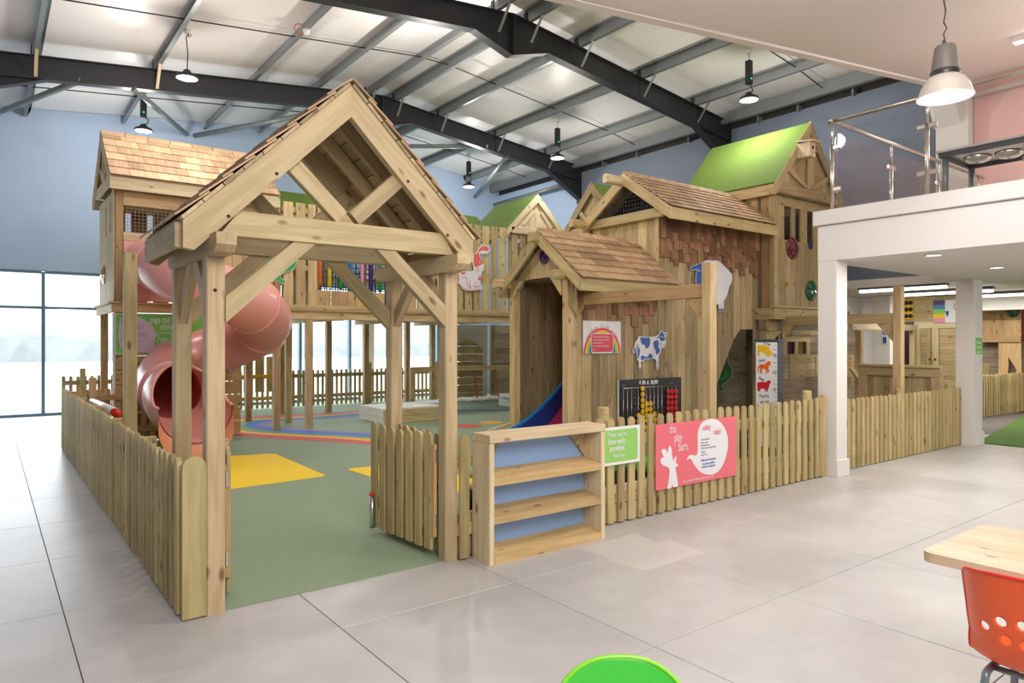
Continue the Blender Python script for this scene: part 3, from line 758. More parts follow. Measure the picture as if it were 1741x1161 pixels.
# ------------------------------------------------------------------ high bay pendants of the hall
HB = [(2.54, 11.9, 5.8, 'over the slide, in front of the black rafter', 0), (2.48, 15.4, 5.8, 'over the shingled tower roof at far left', 1), (10.4, 15.6, 5.8, 'farthest, behind the second rafter', 1),
      (10.4, 11.94, 5.8, 'in front of the second rafter, right of centre', 1), (10.55, 7.05, 5.8, 'left of the grass roofed tower', 1)]
for x, y, z, where, driver in HB:
    h = thing('high_bay_lamp', 'round black high bay lamp hanging ' + where, 'lamp', (x, y, z), 'high bay lamps under the roof')
    zt = roof_z(x)
    lathe('lamp_body', [(0.0, 0.13), (0.05, 0.13), (0.07, 0.09), (0.15, 0.05), (0.17, 0.02), (0.17, 0.0), (0.155, -0.004)], (x, y, z), M['steel'], h, n=24)
    lathe('lens', [(0.0, -0.022), (0.10, -0.018), (0.154, 0.0)], (x, y, z), M['lens'], h, n=24)
    if driver:
        box('driver_box', (x - 0.055, y - 0.05, z + 0.28), (x + 0.055, y + 0.05, z + 0.68), M['black'], h, b=0.015)
        box('indicator', (x - 0.015, y - 0.056, z + 0.35), (x + 0.005, y - 0.051, z + 0.375), M['led_green'], h, b=0)
        tube('cable', [(x, y, z + 0.12), (x + 0.08, y - 0.02, z + 0.17), (x + 0.09, y, z + 0.24), (x + 0.03, y, z + 0.28)], 0.01, M['black'], h, 6)
        tube('cord', [(x, y, z + 0.68), (x, y, zt)], 0.006, M['galv'], h, 6)
    else:
        tube('cord', [(x, y, z + 0.12), (x + 0.01, y, z + 0.4), (x - 0.015, y, z + 0.65), (x + 0.03, y, z + 0.74), (x + 0.06, y, z + 0.7), (x + 0.03, y, z + 0.66), (x, y, z + 0.75), (x, y, zt)], 0.008, M['black'], h, 6)
    lathe('ceiling_rose', [(0.0, 0.0), (0.05, 0.0), (0.05, 0.06), (0.0, 0.06)], (x, y, zt - 0.05), M['white'], h, n=14)
    point_light('hall_point_light', (x, y, z - 0.18), 70 if x > 10.5 else 85, (1, 0.965, 0.915))
point_light('hall_point_light', (2.54, 7.05, 5.62), 110, (1, 0.965, 0.915))
point_light('hall_point_light', (6.0, 9.9, 5.7), 130, (1, 0.965, 0.915))  # added fill, no fixture; brightens the walkway front and under its deck
det = thing('smoke_detector', 'small white smoke detector with a red cable loop on a purlin', 'detector', (4.2, 8.5, 6.7))
dp = PX(521, 47, 4.2)
dp.z = roof_z(4.2) - 0.02
lathe('detector_body', [(0.0, -0.06), (0.04, -0.055), (0.055, -0.01), (0.055, 0.02)], dp, M['white'], det, n=16)
tube('cable_loop', [dp + V((-0.1 + 0.09 * math.cos(a), 0.03, 0.02 + 0.08 * math.sin(a))) for a in [k * PI / 7 for k in range(13)]], 0.007, M['red'], det, 6)
# ------------------------------------------------------------------ shingles and picket fences
def shingles(parent, corner, u, s, length, slope, rows, wmin, wmax, mat, lift=0.012, thick=0.011, name='shingle', skip=None):
    """corner: lower corner of the slope; u along the eave, s up the slope (unit vectors)"""
    corner, u, s = V(corner), V(u).normalized(), V(s).normalized()
    n = u.cross(s)
    if n.z < 0: n = -n
    ex = slope / rows
    for r in range(rows):
        x = 0.0
        while x < length - 0.02:
            w = round(R.uniform(wmin, wmax) / 0.01) * 0.01
            if x + w > length - 0.05: w = round(length - x, 3)
            a = r * ex - 0.02
            b = min(a + ex * 1.35, slope + 0.02)
            p0 = corner + u * (x + w / 2) + s * a + n * (lift + thick * 1.3)
            p1 = corner + u * (x + w / 2) + s * b + n * (lift * 0.3 + thick * 0.3)
            if not (skip and skip(p0)):
                timber(name, p0, p1, w - 0.004, thick, mat, parent, up=n, b=0)
            x += w

def picket_mesh(w, h, t, mat):
    key = ('p', w, h, t, mat.name)
    if key in CACHE: return CACHE[key]
    r = w / 2
    pr = [(0, -r), (0, r)] + [(h - r + r * math.sin(a), r * math.cos(a)) for a in [k * PI / 8 for k in range(0, 9)]]
    n = len(pr)
    vs = [(x, y, -t / 2) for x, y in pr] + [(x, y, t / 2) for x, y in pr]
    fs = [(i, (i + 1) % n, n + (i + 1) % n, n + i) for i in range(n)] + [tuple(range(n - 1, -1, -1)), tuple(range(n, 2 * n))]
    me = newmesh('picket', vs, fs, mat); fix_normals(me)
    CACHE[key] = me
    return me
def picket(x, y, z, d, nrm, w, h, t, mat, parent):
    m = basis(V((x, y, z)), V((0, 0, 1)), V(d), V((0, 0, 1)).cross(V(d)))
    return obj('picket', picket_mesh(w, h, t, mat), m, parent)
def fence(label, p0, p1, nrm, h=0.9, pitch=0.124, w=0.075, t=0.02, rails=(0.22, 0.72), posts=(), mat='picket', z0=0.015, group=None, railw=0.045, post_h=1.0, round_posts=False, jitter=0.006):
    """pickets on the side nrm of the line p0-p1, rails behind them"""
    p0, p1, nrm = V((*p0, 0)), V((*p1, 0)), V((*nrm, 0))
    d = (p1 - p0).normalized(); L = (p1 - p0).length
    f = thing('picket_fence', label, 'fence', p0, group)
    n = int(L / pitch)
    for k in range(n + 1):
        q = p0 + d * min(w / 2 + k * pitch, L - w / 2) + nrm * (t / 2)
        picket(q.x, q.y, z0, d, nrm, w, round(h + R.choice((-1, 0, 1)) * jitter, 3), t, M[mat], f)
    for z in rails:
        a, b = p0 - nrm * (railw / 2 + 0.001) + V((0, 0, z)), p1 - nrm * (railw / 2 + 0.001) + V((0, 0, z))
        timber('rail', a, b, railw, 0.09, M[mat], f)
    for s in posts:
        q = p0 + d * s - nrm * (railw + 0.05)
        if round_posts:
            lathe('fence_post', [(0.0, 0.0), (0.052, 0.0), (0.052, post_h - 0.015), (0.044, post_h), (0.0, post_h)], q, M[mat], f, n=12)
        else:
            timber('fence_post', q, q + V((0, 0, post_h)), 0.095, 0.095, M[mat], f, up=(0, 1, 0))
    return f

lf = fence('long picket fence running from the timber canopy back to the windows', (0.905, 4.36), (0.905, 12.2), (-1, 0), h=0.9, pitch=0.152, w=0.082, t=0.03, posts=(1.6, 3.2, 4.8, 6.3, 7.7), post_h=0.86)
# broad end boards beside the canopy post
picket(0.948, 4.275, 0.01, (1, 0, 0), None, 0.128, 0.93, 0.03, M['picket'], lf)
f1 = fence('picket fence carrying the green and pink signs, between shoe rack and first white column', (4.02, 4.27), (7.86, 4.27), (0, -1), h=0.92, pitch=0.131, w=0.078, posts=(0.32, 3.68), round_posts=True, post_h=1.02)
for z in (0.09, 0.255): timber('kick_board', (4.02, 4.30, z), (7.86, 4.30, z), 0.03, 0.155, M['fresh'], f1)
timber('end_post', (7.88, 4.27, 0), (7.88, 4.27, 0.97), 0.06, 0.05, M['orange_pine'], f1, up=(0, 1, 0))
f2 = fence('picket fence spanning between the two white columns', (8.24, 4.30), (12.0, 4.30), (0, -1), h=0.87, pitch=0.124, w=0.075, posts=(1.9, 3.6), round_posts=True, post_h=0.95)
f3 = fence('short picket fence panel between the right hand canopy post and the shoe rack', (2.74, 4.24), (2.96, 4.24), (0, -1), h=0.9, pitch=0.14, w=0.08, posts=())
for z in (0.09, 0.255): timber('kick_board', (2.74, 4.30, z), (4.02, 4.30, z), 0.03, 0.155, M['fresh'], f3)
timber('rail', (2.74, 4.30, 0.72), (4.02, 4.30, 0.72), 0.04, 0.09, M['picket'], f3)
f4 = fence('low picket panel between the right hand canopy posts, behind the open gate', (2.72, 4.45), (2.72, 5.12), (-1, 0), h=0.9, pitch=0.124, rails=(0.22, 0.72), posts=())
f5 = fence('far picket fence across the left end of the play area, behind the long fence', (0.95, 12.25), (2.6, 12.25), (0, 1), h=0.86, pitch=0.124, rails=(0.22, 0.74), posts=(0.32,), post_h=1.05, mat='orange_pine')
f6 = fence('long picket fence in front of the far windows', (1.2, 16.6), (11.4, 16.6), (0, 1), h=0.88, pitch=0.124, w=0.06, posts=(0.35, 2.5, 4.6, 6.7, 8.7), rails=(0.25, 0.76), post_h=1.05)
f7 = fence('picket fence beside the artificial turf at far right, beyond the second white column', (16.3, 5.56), (19.0, 5.44), (0, -1), h=0.88, pitch=0.124, posts=(0.75, 2.5), post_h=1.12)

# ------------------------------------------------------------------ gates
def gate(label, hinge, d, length, nrm, flip=1):
    hinge, d, nrm = V((*hinge, 0)), V((*d, 0)).normalized(), V((*nrm, 0)).normalized()
    g = thing('picket_gate', label, 'gate', hinge)
    n = max(2, int(length / 0.142) + 1)
    for k in range(n):
        q = hinge + d * (0.10 + k * (length - 0.14) / (n - 1)) + nrm * 0.011
        picket(q.x, q.y, 0.06, d, nrm, 0.085, 0.86 + 0.012 * math.cos(k), 0.022, M['picket'], g)
    for z in (0.26, 0.74):
        timber('rail', hinge + d * 0.05 - nrm * 0.024 + V((0, 0, z)), hinge + d * length - nrm * 0.024 + V((0, 0, z)), 0.045, 0.09, M['picket'], g)
    timber('hinge_stile', hinge + d * 0.055 + nrm * 0.002 + V((0, 0, 0.16)), hinge + d * 0.055 + nrm * 0.002 + V((0, 0, 0.84)), 0.03, 0.07, M['orange_pine'], g, up=d)
    for z in (0.28, 0.76):
        timber('hinge', hinge + V((0, 0, z)) + nrm * 0.0 + d * 0.004, hinge + V((0, 0, z)) + d * 0.05, 0.012, 0.09, M['chrome'], g, b=0)
    return g, hinge + d * length, d, nrm
g1, tip, d, nrm = gate('open picket gate swung inwards from the right canopy post', (2.63, 4.36), (-0.06, 1), 0.94, (-1, -0.06))
tube('bolt', [tip - d * 0.06 + nrm * 0.045 + V((0, 0, 0.06)), tip - d * 0.06 + nrm * 0.045 + V((0, 0, 0.32))], 0.022, M['chrome'], g1, 8)
lathe('bolt_knob', [(0, -0.02), (0.02, -0.01), (0.02, 0.01), (0, 0.02)], tip - d * 0.06 + nrm * 0.05 + V((0, 0, 0.338)), M['red'], g1, n=10)
timber('latch', tip + V((0, 0, 0.80)) - d * 0.06, tip + V((0, 0, 0.80)) + d * 0.02, 0.05, 0.02, M['chrome'], g1)
gate('open picket gate seen edge on beside the left canopy post', (1.16, 4.38), (0.24, 1), 0.72, (1, -0.24))

# ------------------------------------------------------------------ timber canopy over the entrance
can = thing('entrance_canopy', 'big timber entrance canopy with steep shingled gable roof on four posts', 'canopy', (1.88, 4.7, 0))
XL, XR, XM = 1.065, 2.69, 1.885
YF, YB = 4.31, 5.15
HT = M['hut']
for x in (XL, XR):
    for y in (YF, YB):
        timber('post', (x, y, 0.0), (x, y, 2.095), 0.105, 0.105, HT, can, up=(0, 1, 0), b=0.008)
# wall plates with shaped ends
for x in (XL + 0.005, XR - 0.03):
    y0, y1, z0, z1 = 4.05, 5.36, 2.097, 2.215
    pr = [(y0, z1), (y1, z1), (y1, z0 + 0.07), (y1 - 0.05, z0 + 0.012), (y1 - 0.14, z0), (y0 + 0.14, z0), (y0 + 0.05, z0 + 0.012), (y0, z0 + 0.05)]
    prism('wall_plate', [(x - 0.055, y, z) for y, z in pr], (0.11, 0, 0), HT, can, (0, 1, 0))
# roof slope data
ZR, RUN = 3.265, {-1: 1.01, 1: 0.955}                       # ridge height, half width
pit = math.atan2(ZR - 2.285, 1.01)
su = {-1: V((math.cos(pit), 0, math.sin(pit))), 1: V((-math.cos(pit), 0, math.sin(pit)))}
def rz(x): return ZR - abs(x - XM) * math.tan(pit)
def barge(y, dy):
    for s in (-1, 1):
        e = XM + s * RUN[s]
        dep = 0.205
        pts = [(XM, y, ZR), (e, y, rz(e)), (e, y, rz(e) - 0.155), (e - s * 0.06, y, rz(e) - 0.165), (XM, y, ZR - dep)]
        prism('barge_rafter', pts, (0, dy, 0), HT, can, su[s])
barge(4.20, 0.06); barge(5.20, 0.06)
for y in (4.235, 5.165):                   # tie beams and V struts
    prism('tie_beam', [(1.06 + 0.02, y, 2.225), (2.70, y, 2.225), (2.68 - 0.09, y, 2.375), (1.19, y, 2.375)], (0, 0.085 if y < 5 else -0.085, 0), HT, can, (1, 0, 0))
    for s in (-1, 1):
        timber('strut', (XM + s * 0.045, y + 0.04, 2.41), (XM + s * 0.40, y + 0.04, 2.74), 0.06, 0.105, HT, can, up=(0, 0, 1))
def knee(p, q, axis, v, h, t):
    # brace cut to sit against a post (vertical cut at p, v tall) and under a beam (level cut at q, h long); axis 'X' or 'Y'
    p, q = V(p), V(q)
    e = V((1, 0, 0)) if axis == 'X' else V((0, 1, 0))
    sg_ = 1 if (q - p).dot(e) > 0 else -1
    n_ = V((0, 1, 0)) if axis == 'X' else V((1, 0, 0))
    pts = [p, p + V((0, 0, v)), q - e * (sg_ * h), q]
    prism('knee_brace', [w - n_ * (t / 2) for w in pts], n_ * t, HT, can, q - p)
for y in (YF - 0.03, YB):                  # knee braces across
    knee((XL + 0.053, y, 1.71), (XL + 0.60, y, 2.224), 'X', 0.155, 0.14, 0.06)
    knee((XR - 0.053, y, 1.70), (XR - 0.60, y, 2.224), 'X', 0.155, 0.14, 0.06)
for x in (XL, XR):                         # knee braces along
    knee((x, YF + 0.053, 1.72), (x, YF + 0.40, 2.096), 'Y', 0.13, 0.12, 0.055)
    knee((x, YB - 0.053, 1.72), (x, YB - 0.40, 2.096), 'Y', 0.13, 0.12, 0.055)
for s in (-1, 1):
    e = XM + s * RUN[s]
    # fascia along the eave, sheathing boards, middle rafters
    box('fascia', (e - (0.03 if s < 0 else 0), 4.262, rz(e) - 0.15), (e + (0 if s < 0 else 0.03), 5.198, rz(e) - 0.005), HT, can)
    nrm_ = V((-su[s].z, 0, su[s].x)) if s > 0 else V((-su[s].z, 0, su[s].x))
    up = su[s].cross(V((0, 1, 0))); up = up if up.z > 0 else -up
    Lr = RUN[s] / math.cos(pit)
    nb = 9
    for k in range(nb):
        a = V((e, 0, rz(e))) + su[s] * ((k + 0.5) * Lr / nb) + up * 0.012
        timber('roof_board', a + V((0, 4.19, 0)), a + V((0, 5.27, 0)), Lr / nb - 0.007, 0.02, M['sheath'], can, up=up, b=0)
    for y in (4.55, 4.9):
        p = V((e, y, rz(e))) + su[s] * 0.1 - up * 0.05; q = V((XM, y, ZR)) - su[s] * 0.07 - up * 0.05
        timber('rafter', p, q, 0.05, 0.09, M['sheath'], can, up=up)
    p = V((e, 0, rz(e))) + su[s] * (Lr * 0.52) - up * 0.10
    shingles(can, V((e, 4.17, rz(e))) + up * 0.022, (0, 1, 0), su[s], 1.12, Lr, 8, 0.09, 0.17, M['cedar'])
box('ridge_board', (XM - 0.02, 4.262, ZR - 0.16), (XM + 0.02, 5.198, ZR - 0.03), HT, can)
for (x, z, y) in ((1.12, 2.33, 4.198), (1.4, 2.62, 4.198), (2.3, 2.7, 4.198), (2.62, 2.36, 4.198), (1.06, 1.9, 4.255)):
    lathe('bolt_head', [(0.0, -0.002), (0.009, -0.002), (0.011, 0.001)], (x, y, z), M['dark'], can, axis=(0, 1, 0), n=8)

# ------------------------------------------------------------------ shoe rack
rk = thing('shoe_rack', 'open wooden shoe rack with sloping shelves and pale blue back panel', 'rack', (3.42, 4.0, 0))
x0, x1, yf, yb, H = 2.845, 4.0, 4.0, 4.225, 0.93
for xa, xb in ((x0, x0 + 0.045), (x1 - 0.045, x1)):
    box('side_board', (xa, yf, 0), (xb, yb, H - 0.062), M['fresh'], rk, b=0.006)
box('top_board', (x0, yf - 0.004, H - 0.06), (x1, yb, H), M['fresh'], rk, b=0.006)
prism('bottom_board', [(x0 + 0.046, yf, 0.0), (x0 + 0.046, yb - 0.02, 0.0), (x0 + 0.046, yb - 0.02, 0.09), (x0 + 0.046, yf, 0.055)], (x1 - x0 - 0.092, 0, 0), M['orange_pine'], rk, (1, 0, 0))
for z in (0.32, 0.595):
    prism('shelf', [(x0 + 0.046, yf + 0.01, z - 0.035), (x0 + 0.046, yb - 0.02, z + 0.015), (x0 + 0.046, yb - 0.02, z + 0.055), (x0 + 0.046, yf + 0.01, z + 0.02)], (x1 - x0 - 0.092, 0, 0), M['orange_pine'], rk, (1, 0, 0))
box('back_panel', (x0 + 0.046, yb - 0.018, 0.02), (x1 - 0.046, yb - 0.006, H - 0.062), M['rack_blue'], rk, b=0)
for s, xx in ((1, x0 + 0.046), (-1, x1 - 0.046)):
    prism('corner_gusset', [(xx, yb - 0.05, H - 0.063), (xx + s * 0.20, yb - 0.05, H - 0.063), (xx, yb - 0.05, H - 0.30)], (0, 0.03, 0), M['sheath'], rk, (1, 0, 1))

# ------------------------------------------------------------------ signs on the front fence
def on_y(px_pts, y): return [PY(px, py, y) for px, py in px_pts]
def plate(name, pts, y, t, mat, parent):
    return prism(name, [V((p.x, y, p.z)) for p in pts], (0, t, 0), mat, parent, (1, 0, 0))
def bend_box(x0, z0, x1, z1, y): return [V((x0, y, z0)), V((x1, y, z0)), V((x1, y, z1)), V((x0, y, z1))]
XA, ZU = (1, 0, 0), (0, 0, 1)
ys = 4.232
sg = thing('safety_sign', 'pink play barn safety rules sign with white speech bubble on the fence', 'sign', (5.5, ys, 0.53))
plate('panel', bend_box(4.88, 0.23, 6.11, 0.835, ys), ys, 0.008, M['sign_pink'], sg)
SZ = 8.29375
def zs(pts, y): return [PY(1100 + x / SZ, 700 + yy / SZ, y) for x, yy in pts]
bub = zs([(930, 98), (1040, 150), (1115, 280), (1142, 430), (1120, 600), (1050, 780), (960, 870), (850, 885), (740, 840), (660, 740), (620, 670), (590, 660), (562, 682), (580, 630), (620, 606), (690, 615), (712, 560), (715, 400), (720, 270), (770, 160), (850, 110)], ys)
plate('speech_bubble', smooth_pts(bub, 3), ys - 0.002, 0.002, M['sign_white'], sg)
rab = zs([(285, 1085), (310, 950), (315, 820), (290, 780), (220, 755), (190, 700), (200, 655), (235, 640), (203, 560), (225, 522), (265, 535), (295, 580), (300, 510), (322, 482), (345, 520), (352, 620), (375, 690), (395, 635), (412, 640), (405, 730), (432, 735), (428, 770), (395, 778), (412, 860), (430, 980), (432, 1050), (365, 1060), (352, 1000), (345, 1065)], ys)
plate('rabbit_print', smooth_pts(rab, 2), ys - 0.002, 0.002, M['sign_white'], sg)
def txt_px(name, s, px, py, y, h_px, mat, parent, align='LEFT', sx=0.8, dy=0.003, bold=0.0):
    p = PY(px, py, y); q = PY(px, py + h_px, y)
    text(name, s, (p.x, y - dy, p.z), XA, ZU, (p.z - q.z), mat, parent, align, sx, bold=bold)
for s, x, yy in (('the', 312, 250), ('play', 380, 370), ('barn.', 440, 500)):
    txt_px('lettering', s, 1100 + x / SZ, 700 + yy / SZ, ys, 21.5, M['sign_white'], sg, sx=0.62)
txt_px('lettering', 'safety', 1100 + 785 / SZ, 700 + 225 / SZ, ys - 0.002, 14, M['sign_pink'], sg, sx=0.66)
txt_px('lettering', 'rules!', 1100 + 935 / SZ, 700 + 290 / SZ, ys - 0.002, 14, M['sign_pink'], sg, sx=0.66)
for s, x, yy in (('Shoes to be removed', 762, 393), ('No food or drink', 755, 440), ('No climbing on fences', 755, 478), ('Mind your step on the play equipment', 762, 515), ('Play nicely', 762, 568), ('Enjoy your visit', 762, 610)):
    txt_px('small_print', s, 1100 + x / SZ, 700 + yy / SZ, ys - 0.002, 4.0, M['ink_grey'], sg, sx=0.66)
for s, x, yy in (('Children are to be supervised', 757, 688), ('by a parent or guardian', 782, 735), ('at all times in the play barn.', 765, 782)):
    txt_px('small_print', s, 1100 + x / SZ, 700 + yy / SZ, ys - 0.002, 5.2, M['ink_blue'], sg, sx=0.66)
txt_px('small_print', 'This area is monitored by staff to ensure the safety of our visitors', 1100 + 497 / SZ, 700 + 988 / SZ, ys, 5.2, M['sign_white'], sg, sx=0.62)

s2 = thing('shoe_sign', 'green sign asking to use the shoe racks, on the fence beside the rack', 'sign', (4.46, ys, 0.68))
plate('panel', bend_box(4.16, 0.525, 4.665, 0.855, ys), ys, 0.006, M['sign_white'], s2)
plate('green_field', rounded(bend_box(4.15, 0.55, 4.635, 0.83, ys), 0.03, 4), ys - 0.001, 0.002, M['sign_lime'], s2)
for s, px, py, h, sx, bd in (('Please use the', 1033, 740, 12.5, 0.66, 0), ('shoe racks', 1033, 752, 14, 0.70, 0.001), ('provided.', 1036, 763.5, 14, 0.70, 0.001), ('Thank You!', 1041.5, 775.5, 8, 0.75, 0.0006)):
    txt_px('lettering', s, px, py, ys - 0.001, h, M['sign_white'], s2, sx=sx, bold=bd)

# gate posts with beams further inside: tall free standing posts
def beam_post(label, x, y, h, beam=None):
    p = thing('tall_post', label, 'post', (x, y, 0))
    timber('post', (x, y, 0), (x, y, h), 0.115, 0.115, M['pine'], p, up=(0, 1, 0), b=0.006)
    if beam:
        yb, z, m = beam
        timber('beam', (x, y + 0.058, z), (x, yb, z), 0.07, 0.15, M[m], p)
        prism('bracket', [(x - 0.02, y + 0.06, z - 0.077), (x - 0.02, y + 0.30, z - 0.077), (x - 0.02, y + 0.06, z - 0.36)], (0.04, 0, 0), M[m], p, (0, 1, -1))
        prism('bracket', [(x - 0.02, yb - 0.005, z - 0.077), (x - 0.02, yb - 0.2, z - 0.077), (x - 0.02, yb - 0.005, z - 0.3)], (0.04, 0, 0), M[m], p, (0, 1, 1))
beam_post('tall square post behind the pink sign, beam running back to the slide porch', 6.13, 4.58, 2.44, (6.72, 2.145, 'orange_pine'))
beam_post('tall square post behind the fence between the white columns', 10.5, 4.55, 2.40, (6.38, 1.94, 'pine'))
pp = thing('tall_post', 'tall square post with no beam behind the long left fence', 'post', (1.0, 6.9, 0))
q = PX(221, 430, 1.0)
timber('post', (1.0, q.y, 0), (1.0, q.y, q.z), 0.10, 0.10, M['pine'], pp, up=(0, 1, 0), b=0.006)
# ------------------------------------------------------------------ helpers for boarded walls
def yboards(parent, y, x0, x1, zb, zt, wmin, wmax, mat, t=0.022, gap=0.006, name='board', back=False):
    """vertical boards on the plane Y = y (front face); zb, zt numbers or functions of x"""
    fb = zb if callable(zb) else (lambda x: zb); ft = zt if callable(zt) else (lambda x: zt)
    x = x0
    while x < x1 - 0.02:
        w = R.uniform(wmin, wmax)
        if x + w > x1 - 0.05: w = x1 - x
        a, b = x + gap / 2, x + w - gap / 2
        j = R.uniform(-0.003, 0.003)
        if callable(zb) or callable(zt):
            prism(name, [(a, y + j, fb(a)), (b, y + j, fb(b)), (b, y + j, ft(b)), (a, y + j, ft(a))], (0, t, 0), M[mat], parent, (0, 0, 1))
        else:
            box(name, (a, y + j, zb), (b, y + j + t, zt), M[mat], parent, axis=2)
        x += w
def xboards(parent, x, y0, y1, zb, zt, wmin, wmax, mat, t=0.022, gap=0.003, name='board'):
    fb = zb if callable(zb) else (lambda y: zb); ft = zt if callable(zt) else (lambda y: zt)
    y = y0
    while y < y1 - 0.02:
        w = R.uniform(wmin, wmax)
        if y + w > y1 - 0.05: w = y1 - y
        a, b = y + gap / 2, y + w - gap / 2
        j = R.uniform(-0.003, 0.003)
        prism(name, [(x + j, a, fb(a)), (x + j, b, fb(b)), (x + j, b, ft(b)), (x + j, a, ft(a))], (t, 0, 0), M[mat], parent, (0, 0, 1))
        y += w
def hboards(parent, p0, p1, z0, z1, h, mat, t=0.022, gap=0.004, name='board'):
    """horizontal boards between plan points p0 and p1"""
    n = max(1, round((z1 - z0) / h)); hh = (z1 - z0) / n
    for k in range(n):
        z = z0 + (k + 0.5) * hh
        timber(name, (*p0, z), (*p1, z), t, hh - gap, M[mat], parent)
def wire_y(parent, y, x0, x1, z0, z1, step, clip=None, mat='wire', th=0.003):
    bs = []
    n = int((x1 - x0) / step)
    for k in range(n + 1):
        x = x0 + k * step
        zt = clip(x) if clip else z1
        if zt > z0 + 0.02: bs.append(((x - th, y - th, z0), (x + th, y + th, zt)))
    for k in range(int((z1 - z0) / step) + 1):
        z = z0 + k * step
        bs.append(((x0, y - th, z - th), (x1, y + th, z + th)))
    return join_boxes('wire_mesh', bs, M[mat], parent, 'stuff')
def wire_x(parent, x, y0, y1, z0, z1, step, clip=None, mat='steel', th=0.003):
    bs = []
    for k in range(int((y1 - y0) / step) + 1):
        y = y0 + k * step
        zt = clip(y) if clip else z1
        if zt > z0 + 0.02: bs.append(((x - th, y - th, z0), (x + th, y + th, zt)))
    for k in range(int((z1 - z0) / step) + 1):
        z = z0 + k * step
        ys_ = [y0 + i * 0.02 for i in range(int((y1 - y0) / 0.02) + 1) if (clip is None or clip(y0 + i * 0.02) >= z)]
        if ys_: bs.append(((x - th, ys_[0], z - th), (x + th, ys_[-1], z + th)))
    return join_boxes('wire_mesh', bs, M[mat], parent, 'stuff')
def bubble(parent, c, nrm, r, mat):
    b = lathe('bubble_window', [(r * 1.12, 0.0), (r * 1.12, 0.012), (r, 0.014), (r * 0.93, r * 0.12), (r * 0.72, r * 0.25), (r * 0.4, r * 0.34), (0.0, r * 0.37)], c, M[mat], parent, axis=nrm, n=24)
    return b

# ------------------------------------------------------------------ left tower with the tube slide
tw = thing('slide_tower', 'tall wooden slide tower with cedar shingle roof at far left', 'play tower', (2.9, 13.3, 0))
X0, X1, Y0, Y1 = 1.60, 4.2, 12.4, 14.2
for x in (X0 + 0.055, X1 - 0.055):
    for y in (Y0 + 0.055, Y1 - 0.055):
        timber('post', (x, y, 0), (x, y, 4.0), 0.11, 0.11, M['orange_pine'], tw, up=(0, 1, 0))
box('deck_beam', (X0 - 0.06, Y0 - 0.08, 2.06), (X1, Y0 - 0.035, 2.19), M['orange_pine'], tw)
box('deck_beam', (X0 - 0.06, Y0 - 0.034, 2.06), (X0 - 0.015, Y1, 2.19), M['fresh'], tw)  # left beam paler than the front one, standing for window light
box('deck_ledge', (X0 - 0.10, Y0 - 0.12, 2.192), (X1, Y0 + 0.1, 2.225), M['orange_pine'], tw)
box('deck_ledge', (X0 - 0.10, Y0 + 0.101, 2.192), (X0 + 0.05, Y1, 2.225), M['fresh'], tw)
for k in range(12):
    box('deck_board', (X0, Y0 + k * 0.15, 2.15), (X1, Y0 + k * 0.15 + 0.145, 2.19), M['sheath'], tw)
# boarding under the deck, with light gaps
n = 9
for k in range(n):
    z0 = 0.02 + k * 0.226
    box('board', (X0 + 0.005, Y0 - 0.03, z0), (3.5, Y0 - 0.004, z0 + 0.216), M['orange_pine'], tw)
box('lit_corner_strip', (X0 - 0.03, Y0 - 0.03, 0), (X0 + 0.003, Y0 + 0.06, 2.05), M['lit_wood'], tw)  # pale strip standing for white light on the corner post
# front above the deck: rail, beam, wire mesh, pink plastic panel round the slide mouth
box('front_rail', (X0 + 0.112, Y0 - 0.01, 3.20), (X1 - 0.112, Y0 + 0.05, 3.335), M['fresh'], tw)
box('front_beam', (X0 + 0.112, Y0 - 0.01, 3.76), (X1 - 0.112, Y0 + 0.06, 3.98), M['pine'], tw)
wire_y(tw, Y0 + 0.03, X0 + 0.12, X1 - 0.12, 3.34, 3.76, 0.055)
yboards(tw, Y0 + 0.0, 3.05, X1 - 0.112, 2.23, 3.2, 0.14, 0.18, 'pine')
# back wall boards with slots, darkened for shade, left side boards with two slots
x = X0 + 0.12
while x < X1 - 0.2:
    box('board', (x, Y1 - 0.02, 2.2), (x + 0.27, Y1, 3.98), M['weathered'], tw, axis=2)
    x += 0.36
yb = [(Y0 + 0.115, 12.80, 0), (12.80, 12.92, 1), (12.92, 13.32, 0), (13.32, 13.44, 1), (13.44, Y1, 0)]
for a, b, slot in yb:
    if slot:
        box('board', (X0 - 0.01, a + 0.002, 2.23), (X0 + 0.015, b - 0.002, 3.36), M['fresh'], tw, axis=2)
        box('board', (X0 - 0.01, a + 0.002, 3.86), (X0 + 0.015, b - 0.002, 4.0), M['fresh'], tw, axis=1)
    else:
        box('board', (X0 - 0.01, a + 0.002, 2.23), (X0 + 0.015, b - 0.002, 4.0), M['fresh'], tw, axis=2)  # pale pine standing for white window light on this side
box('corner_board', (X0 - 0.03, Y0 - 0.03, 2.23), (X0 - 0.012, Y0 + 0.115, 4.0), M['fresh'], tw)
bubble(tw, PX(177, 467, X0 - 0.012), (-1, 0, 0), 0.15, 'b_yellow')
for y in (Y0 + 0.2, Y1 - 0.3): box('board', (X1 - 0.03, y, 2.2), (X1 - 0.01, y + 0.25, 4.0), M['pine'], tw, axis=2)
